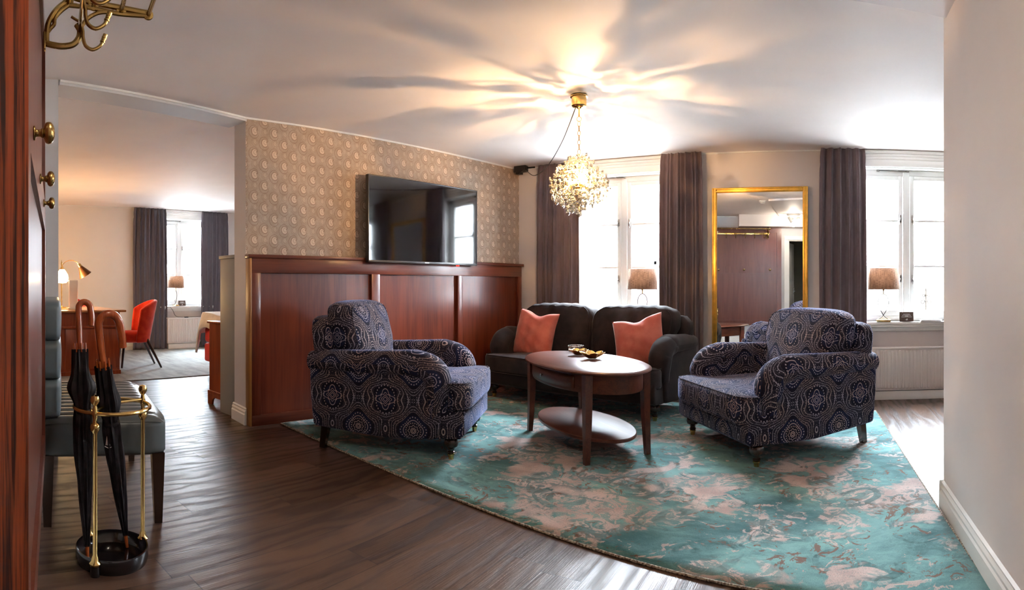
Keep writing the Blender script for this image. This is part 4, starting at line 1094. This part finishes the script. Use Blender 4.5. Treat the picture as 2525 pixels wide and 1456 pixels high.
# door, spots and detector that the mirror shows
t = bt('door_leaf', 'white entrance door standing ajar, seen in the mirror', 'door', .90, -.13)
t.rotation_euler.z = BA - R(68)
mb = MB(); mb.rbox((0, -.02, .01), (.76, .02, 2.09), .003); mb.build('door_panel', M['white'], t)
mb = MB()
for a, b in ((.15, .62), (.75, 1.15), (1.28, 1.98)): mb.rbox((.10, -.028, a), (.66, .028, b), .01)
mb.build('raised_panels', M['white'], t)
mb = MB(); mb.rbox((.69, .02, .98), (.73, .03, 1.14), .003); mb.tube([(.71, .025, 1.06), (.71, .06, 1.06), (.60, .06, 1.06)], .009, 8); mb.build('door_handle', M['steel'], t)
mb = MB(); mb.box((.44, .021, 1.42), (.56, .023, 1.60)); mb.build('door_notice', M['paper'], t, smooth=0)
mb = MB(); s0 = hole[0]; s1 = hole[1]
mb.box((s0 - .08, 0, 0), (s0, .008, 2.20)); mb.box((s1, 0, 0), (s1 + .08, .02, 2.20)); mb.box((s0 - .08, 0, 2.12), (s1 + .08, .02, 2.20)); mb.box((s0 - .0, -.12, 0), (s0 + .02, 0, 2.12)); mb.box((s1 - .02, -.12, 0), (s1, 0, 2.12)); mb.box((s0, -.12, 2.10), (s1, 0, 2.12))
struct(mb.build('door_1', M['white'], loc=(*BW0, 0), rot=(0, 0, BA), smooth=0))
t = thing('smoke_detector', 'round white smoke detector on the ceiling, seen in the mirror', 'smoke detector', (-1.12, 2.35, CZ))
mb = MB(); mb.lathe([(0, -.045), (.028, -.045), (.036, -.034), (.050, -.026), (.052, -.018), (.046, -.014), (.056, -.012), (.056, -.001), (0, 0)], 28); mb.build('detector_body', M['white'], t)
t = thing('ceiling_spotlight', 'white ceiling fitting with adjustable spots, seen in the mirror', 'spotlight', (-.70, .75, CZ - .03))
mb = MB(); mb.lathe([(0, -.04), (.12, -.035), (.13, -.02), (.13, -.001), (0, 0)], 32); mb.build('mounting_plate', M['white'], t)
for k, (a, tl) in enumerate(((.4, 55), (2.6, 35), (4.4, 60))):
    x_, y_ = .075 * math.cos(a), .075 * math.sin(a)
    mb = MB(); mb.tube([(x_, y_, -.035), (x_, y_, -.09)], .005, 8); mb.M = Matrix.Translation((x_, y_, -.10)) @ Matrix.Rotation(a, 4, 'Z') @ Matrix.Rotation(R(tl), 4, 'Y'); mb.lathe([(.022, -.07), (.030, -.068), (.030, .05), (.018, .06), (0, .06)], 20); o = mb.build('spot_head', M['white'], t)
    mb = MB(); mb.M = Matrix.Translation((x_, y_, -.10)) @ Matrix.Rotation(a, 4, 'Z') @ Matrix.Rotation(R(tl), 4, 'Y'); mb.lathe([(0, -.066), (.021, -.066), (.021, -.062), (0, -.06)], 20); mb.build('spot_lens', M['globe'], o)
l = point('spot_light', (-.70, .75, 2.36), 13, (1, .86, .70), .04)

# ------------------------------------------------------------ umbrella stand and umbrellas
SC = (-2.335, .775)
t = thing('umbrella_stand', 'brass-railed umbrella stand with a round black tray by the bench', 'umbrella stand', (*SC, 0))
mb = MB(); mb.lathe([(.0, .012), (.135, .012), (.142, .022), (.148, .060), (.154, .062), (.157, .055), (.156, .02), (.150, .0), (.0, .0)], 56); mb.build('drip_tray', M['enamel'], t)
ZR = .655; pr = .162
posts = [Vector((-2.226, .672)), Vector((-2.383, .964)), Vector((-2.53, .70))]
angs = [math.atan2(p.y - SC[1], p.x - SC[0]) for p in posts]
mb = MB(); mb.tube([(pr * math.cos(a * PI / 24), pr * math.sin(a * PI / 24), ZR) for a in range(48)], .0085, 10, closed=True); mb.build('ring', M['brass'], t)
mb = MB()
mb.tube([(pr * math.cos(angs[1]), pr * math.sin(angs[1]), ZR + .012), (0, 0, ZR + .012)], .006, 8)
mb.tube([(pr * math.cos(angs[2]), pr * math.sin(angs[2]), ZR + .012), (0, 0, ZR + .012)], .006, 8); mb.tube([(pr * math.cos(angs[0]), pr * math.sin(angs[0]), ZR + .012), (0, 0, ZR + .012)], .006, 8); mb.build('ring_spoke', M['brass'], t)
for a in angs:
    mb = MB(); mb.lathe([(0, .045), (.022, .045), (.024, .052), (.016, .062), (.014, .075), (.0095, .085), (.0095, .575), (.013, .580), (.019, .590), (.021, .602), (.017, .612), (.010, .618), (.008, .632), (.011, .645), (.014, ZR), (.010, .672), (.008, .688), (.013, .694), (.019, .704), (.020, .714), (.015, .727), (0, .732)], 18, (pr * math.cos(a), pr * math.sin(a), 0))
    mb.build('post', M['brass'], t)
    mb = MB(); mb.lathe([(0, 0), (.020, 0), (.020, .040), (.014, .046), (0, .046)], 16, (pr * math.cos(a), pr * math.sin(a), 0)); mb.build('post_foot', M['enamel'], t)
def umbrella(label, top, tip, hook_dir, fabz, hr=.038, hl=.10, r0=.017, seed=1, flare=.045, lit_logo=False):
    """top: start of the crook bend; tip: ferrule point; both world positions"""
    T = Vector(top); P = Vector(tip); ax = (T - P).normalized(); L_ = (T - P).length; rnd = random.Random(seed)
    t = thing('umbrella', label, 'umbrella', tip, 0, 'crook-handled umbrellas')
    h = Vector(hook_dir); h = (h - ax * h.dot(ax)).normalized()
    A = ax * (L_)
    f = fabz
    pts = [ax * (f - .03), ax * (f + .08), A - ax * .02]
    for k in range(1, 11):
        a = PI * k / 10; pts.append(A + h * (hr - hr * math.cos(a)) + ax * (hr * math.sin(a) * 1.15))
    pts.append(A + h * (2 * hr + .004) - ax * hl * .5); pts.append(A + h * (2 * hr + .002) - ax * hl)
    mb = MB(); pp = spline(pts, 4); mb.tube(pp, [r0 * (.92 if i < 4 else 1) * (1.05 if len(pp) * .6 < i else 1) for i in range(len(pp))], 14)
    e = pp[-1]; d = (pp[-1] - pp[-3]).normalized(); mb.tube([e, e + d * .003], [r0 * .95, r0 * .5], 14)
    mb.build('crook_handle', M['crook'], t, smooth=60)
    # furled canopy
    q = ax.orthogonal().normalized(); q2 = ax.cross(q)
    mb = MB(); N = 24; lv = 40
    def fn(u, v):
        s_ = .06 + v * (f - .06); a = 2 * PI * u
        prof = .010 + .022 * min(1, v * 2.2) + .004 * math.sin(PI * v)
        bump = flare * .35 * math.exp(-((v - .80) / .05) ** 2) * (max(0, math.cos(a - .6)) ** 2 + max(0, math.cos(a + 2.4)) ** 2)
        fold = .0045 * math.sin(8 * a + 5 * v) * min(1, v * 4) + .003 * math.sin(13 * a - 9 * v + seed)
        tight = -.006 * math.exp(-((v - .70) / .03) ** 2)
        r_ = max(.006, prof + bump + fold + tight)
        return ax * s_ + q * (r_ * math.cos(a)) + q2 * (r_ * math.sin(a))
    mb.grid(fn, N * 2, lv)
    cp = mb.build('furled_canopy', M['umbrella'], t, smooth=50)
    for k in range(8):
        a = 2 * PI * k / 8; r_ = .027; o_ = ax * f + q * (r_ * math.cos(a)) + q2 * (r_ * math.sin(a))
        mb = MB(); mb.tube([o_ - ax * .012, o_ + ax * .026], [.005, .0038], 6); mb.build('rib_tip', M['crook'], cp)
    mb = MB(); S = [ax * (f * .70) + q * (.031 * math.cos(a * PI / 12)) + q2 * (.031 * math.sin(a * PI / 12)) for a in range(24)]
    mb.tube(S, .006, 6, closed=True, sq=1.6); mb.build('strap', M['umbrella'], cp)
    mb = MB(); mb.tube([ax * .0, ax * .065], [.007, .009], 10); mb.build('ferrule', M['crook'], t)
    # white mark on the cloth, facing the camera
    cam_d = Vector((0, 0, 1.17)) - P - ax * (f * .42); cam_d = (cam_d - ax * cam_d.dot(ax)).normalized(); sd = ax.cross(cam_d)
    if lit_logo:
        mb = MB(); c = ax * (f * .60) + (cam_d * .78 + sd * -.63) * .038
        w_ = sd * 1.0 + cam_d * .5; w_.normalize()
        tri = [c + ax * .040, c - w_ * .012 - ax * .002, c + w_ * .010 - ax * .002]; mb.add([tuple(p) for p in tri], [(0, 1, 2)])
        mb.tube([c - w_ * .016 - ax * .008, c - ax * .015, c + w_ * .014 - ax * .009], .0015, 6); mb.build('printed_mark', M['paper'], cp, smooth=0)
    return t
umbrella('black furled umbrella with lighter upright crook, left in the stand', (-2.414, .647, 1.070), (-2.315, .660, .016), (.30, 1, -.1), .885, .026, .075, .0138, 1, .075)
umbrella('black furled umbrella with darker leaning crook, right in the stand', (-2.247, .687, 1.0), (-2.385, .862, .016), (.1, 1, -.2), .845, .044, .10, .0165, 2, .04, True)

# ------------------------------------------------------------ leather bench
bo = onwall(2.72, .02)
t = thing('bench', 'grey leather bench with channelled seat and backrest on tapered legs', 'bench', bo, BA)
# local: x towards the door, so the bench runs to -x
bl, bd_ = 1.10, .645
mb = MB(); mb.blob(bl, bd_, .19, k=14, n=10, c=(-bl / 2, bd_ / 2, .43)); mb.build('seat_box', M['leather'], t, smooth=70)
mb = MB(); n = 12
for i in range(n):
    w_ = (bl - .0) / n; x_ = -w_ * (i + .5)
    def fn(u, v, x_=x_, w_=w_):
        a = u * 2 - 1; b = v * 2 - 1; e = (1 - abs(b) ** 8)
        return (x_ + a * w_ / 2, bd_ / 2 + b * (bd_ / 2 - .022), .508 + .028 * max(0, (1 - a * a)) ** .5 * e ** .5 - .010 * (1 - e))
    mb.grid(fn, 8, 24)
mb.build('channelled_top', M['leather'], t, smooth=60)
mb = MB()
for b_ in range(3):
    h_ = .19
    mb.blob(bl - .0, .10, h_ + .012, k=10, n=10, puff=(0, .16, 0), c=(-bl / 2, .065, .62 + h_ * b_))
mb.build('backrest', M['leather_blue'], t, smooth=70)
for x_, y_, dx, dy in ((-.055, bd_ - .05, .015, .0), (-.055, .05, .02, -.0), (-bl + .05, bd_ - .05, 0, 0), (-bl + .05, .05, 0, 0)):
    mb = MB(); vs = []
    for z_, r_ in ((0, .019), (.345, .032)):
        for a, b in ((-1, -1), (1, -1), (1, 1), (-1, 1)): vs.append((x_ + dx * (1 - z_ / .345) + a * r_, y_ + dy * (1 - z_ / .345) + b * r_, z_))
    mb.add(vs, [(0, 3, 2, 1), (4, 5, 6, 7), (0, 1, 5, 4), (1, 2, 6, 5), (2, 3, 7, 6), (3, 0, 4, 7)]); mb.build('bench_leg', M['leg'], t, smooth=0)

# ------------------------------------------------------------ bedroom
t = thing('desk', 'reddish cherry-wood writing desk in the bedroom, seen through the opening', 'desk', (-7.16, 2.49, .012))
DT = .85
mb = MB(); mb.rbox((-1.35, -1.55, DT - .035), (.05, .07, DT - .006), .008); mb.build('desktop', M['desk_top'], t)
mb = MB(); mb.box((-1.25, -1.50, 0), (-.02, 0, DT - .04)); mb.box((-1.26, -1.51, 0), (-.0, .01, .05)); mb.build('carcass', M['desk'], t, smooth=0)
for y0, y1 in ((-1.49, -.78), (-.74, -.01)):
    mb = MB(); mb.rbox((-.022, y0, .08), (-.006, y1, .60), .004); mb.build('front_panel', M['desk'], t)
mb = MB(); mb.rbox((-.03, -1.5, .61), (.004, .012, .64), .004); mb.build('moulding', M['desk'], t)
def desk_lamp():
    t = thing('desk_lamp', 'brass two-arm lamp with one lit shade and one dark cone on the desk', 'desk lamp', (-8.02, 1.90, DT + .006))
    mb = MB(); mb.lathe([(0, 0), (.07, 0), (.072, .008), (.02, .018), (.007, .03), (.007, .62), (.012, .63), (.005, .66), (0, .70)], 20); mb.build('pole', M['old_brass'], t)
    mb = MB(); mb.tube(spline([(0, 0, .60), (.02, .05, .66), (.02, .13, .685), (.02, .21, .665), (.02, .25, .62)], 6), .005, 8); mb.build('arm', M['brass'], t)
    mb = MB(); mb.M = Matrix.Translation((.02, .25, .63)) @ Matrix.Rotation(R(32), 4, 'X'); mb.lathe([(.0, .0), (.022, -.005), (.03, -.04), (.098, -.19)], 28); o = mb.build('dark_cone_shade', M['bronze'], t); o['label'] = 'dark cone shade'
    mb = MB(); mb.M = Matrix.Translation((.02, .25, .63)) @ Matrix.Rotation(R(32), 4, 'X'); mb.lathe([(0, .01), (.024, .006), (.031, -.035), (.028, -.045)], 20); mb.build('shade_collar', M['brass'], t)
    mb = MB(); mb.M = Matrix.Translation((.03, .0, .57)); mb.lathe([(.018, 0), (.05, -.04), (.080, -.09), (.090, -.14), (.082, -.185), (.055, -.21), (0, -.215)], 28); o = mb.build('lit_shade', M['globe'], t); o['label'] = 'lit white glass shade'
    mb = MB(); mb.M = Matrix.Translation((.03, .0, .57)); mb.lathe([(0, .05), (.012, .03), (.024, .0), (.04, -.035), (.035, -.03)], 20); mb.build('shade_cap', M['brass'], t)
    point('desk_lamp_light', (-7.90, 2.02, DT + .40), 26, (1, .62, .28), .04)
    l = bpy.data.lights.new('desk_spot', 'SPOT'); l.energy = 260; l.color = (1, .62, .25); l.spot_size = R(80); l.spot_blend = .6; l.shadow_soft_size = .03
    o = bpy.data.objects.new('desk_spot', l); C.objects.link(o); o.location = (-8.02, 2.20, DT + .50); o.rotation_euler = Vector((-1.7, .55, -.05)).to_track_quat('-Z', 'Y').to_euler()
desk_lamp()
t = thing('router', 'upright white router box standing on the desk', 'router', (-7.62, 1.97, DT + .006), R(-10))
mb = MB(); mb.rbox((-.03, -.062, .012), (.03, .062, .40), .018, seg=4); mb.build('tower', M['white'], t)
mb = MB(); mb.rbox((-.08, -.075, 0), (.08, .075, .016), .007); mb.build('stand_foot', M['white'], t)
def red_chair(label, loc, rz):
    t = thing('velvet_chair', label, 'chair', (loc[0], loc[1], .0145), rz, 'red velvet desk chairs')
    mb = MB(); mb.blob(.40, .46, .15, k=5, n=8, puff=(0, 0, .15), c=(0, -.02, .43)); mb.build('seat', M['red'], t, smooth=80)
    mb = MB()
    def fn(u, v):
        a = (u * 2 - 1) * R(98); rr = .225 + .035 * v; z_ = .36 + v * .58
        top = (1 - .22 * (abs(u * 2 - 1) ** 2.2) * v)
        return (rr * math.sin(a), .02 + rr * math.cos(a) * (.80 + .12 * v) + .06 * v, .36 + v * .60 * top)
    mb.grid(fn, 30, 14); o = mb.build('wrap_backrest', M['red'], t, smooth=80); s = o.modifiers.new('t', 'SOLIDIFY'); s.thickness = .055; s.offset = 0
    b = o.modifiers.new('b', 'BEVEL'); b.width = .02; b.segments = 3; b.limit_method = 'ANGLE'
    for sx in (-1, 1):
        mb = MB(); mb.tube([(sx * .16, -.16, .40), (sx * .17, -.20, 0)], [.022, .014], 10); mb.build('chair_leg', M['leg'], t)
        mb = MB(); mb.tube([(sx * .17, .16, .40), (sx * .22, .36, 0)], [.024, .014], 10); mb.build('chair_leg', M['leg'], t)
    return t
red_chair('red velvet wrap-back chair at the right end of the desk', (-7.75, 2.90, .012), R(-10))
red_chair('red velvet chair behind the desk, only its back edge showing', (-8.95, 2.62, .03), R(155))
t = thing('bed', 'bed with red base and pale folded cover beside the beige partition', 'bed', (-6.85, 3.57, .013))
mb = MB(); mb.rbox((.0, .0, .15), (1.70, 1.75, .395), .03); mb.build('bed_base', M['bed_red'], t)
mb = MB(); mb.rbox((.0, .0, .40), (1.70, 1.75, .62), .05, seg=4); mb.build('mattress', M['bed_red'], t)
mb = MB(); mb.blob(1.4, 1.62, .17, k=7, n=10, puff=(0, 0, .1), c=(.9, .90, .69)); mb.build('duvet', M['linen'], t, smooth=80)
def fn(u, v):
    # cover thrown over the foot end, drooping past the corner
    x = -.16 + u * .95; y = -.13 + v * 1.3
    ex = max(0, -.02 - x); ey = max(0, -.02 - y)
    z_ = .79 + .02 * math.sin(6 * u + 3 * v) - ex * 1.9 - ey * (2.4 - 1.6 * u) - .02 * math.sin(14 * u) * ey * 8
    return (x + ex * .5, y + ey * .4, z_)
mb = MB(); mb.grid(fn, 30, 24); o = mb.build('bed_cover', M['linen'], t, smooth=80); s_ = o.modifiers.new('t', 'SOLIDIFY'); s_.thickness = .03
for x_, y_ in ((.16, .08), (1.6, .08), (.16, 1.65), (1.6, 1.65)):
    mb = MB(); mb.lathe([(0, 0), (.030, 0), (.034, .155), (0, .155)], 14, (x_, y_, 0)); mb.build('bed_leg', M['leg'], t)
t = thing('chest_of_drawers', 'mahogany chest with bracket feet beside the beige partition', 'chest', (-5.06, 2.70, 0))
mb = MB(); mb.box((.0, 0, .12), (.38, .8, .80)); mb.build('carcass', M['desk'], t, smooth=0)
mb = MB(); mb.rbox((-.02, -.02, .80), (.385, .82, .825), .006); mb.build('chest_top', M['desk'], t)
mb = MB(); mb.rbox((-.015, -.015, .10), (.385, .81, .135), .006)
mb.prism([(-.012, 0), (.07, 0), (.085, .05), (.12, .075), (.25, .075), (.285, .05), (.30, 0), (.38, 0), (.38, .11), (-.012, .11)], .02, axes='xz', base=-.012)
mb.prism([(-.012, 0), (.07, 0), (.085, .05), (.12, .075), (.25, .075), (.285, .05), (.30, 0), (.38, 0), (.38, .11), (-.012, .11)], .02, axes='xz', base=.78); mb.build('bracket_foot', M['desk'], t, smooth=0)
for k in range(3):
    mb = MB(); mb.rbox((-.012, .03, .15 + k * .215), (.002, .77, .345 + k * .215), .004); o = mb.build('drawer', M['desk'], t)
    for y_ in (.2, .6): h = MB(); h.M = Matrix.Translation((-.012, y_, .25 + k * .215)) @ Matrix.Rotation(R(-90), 4, 'Y'); h.lathe([(.006, 0), (.012, .015), (0, .022)], 12); h.build('drawer_knob', M['brass'], o)
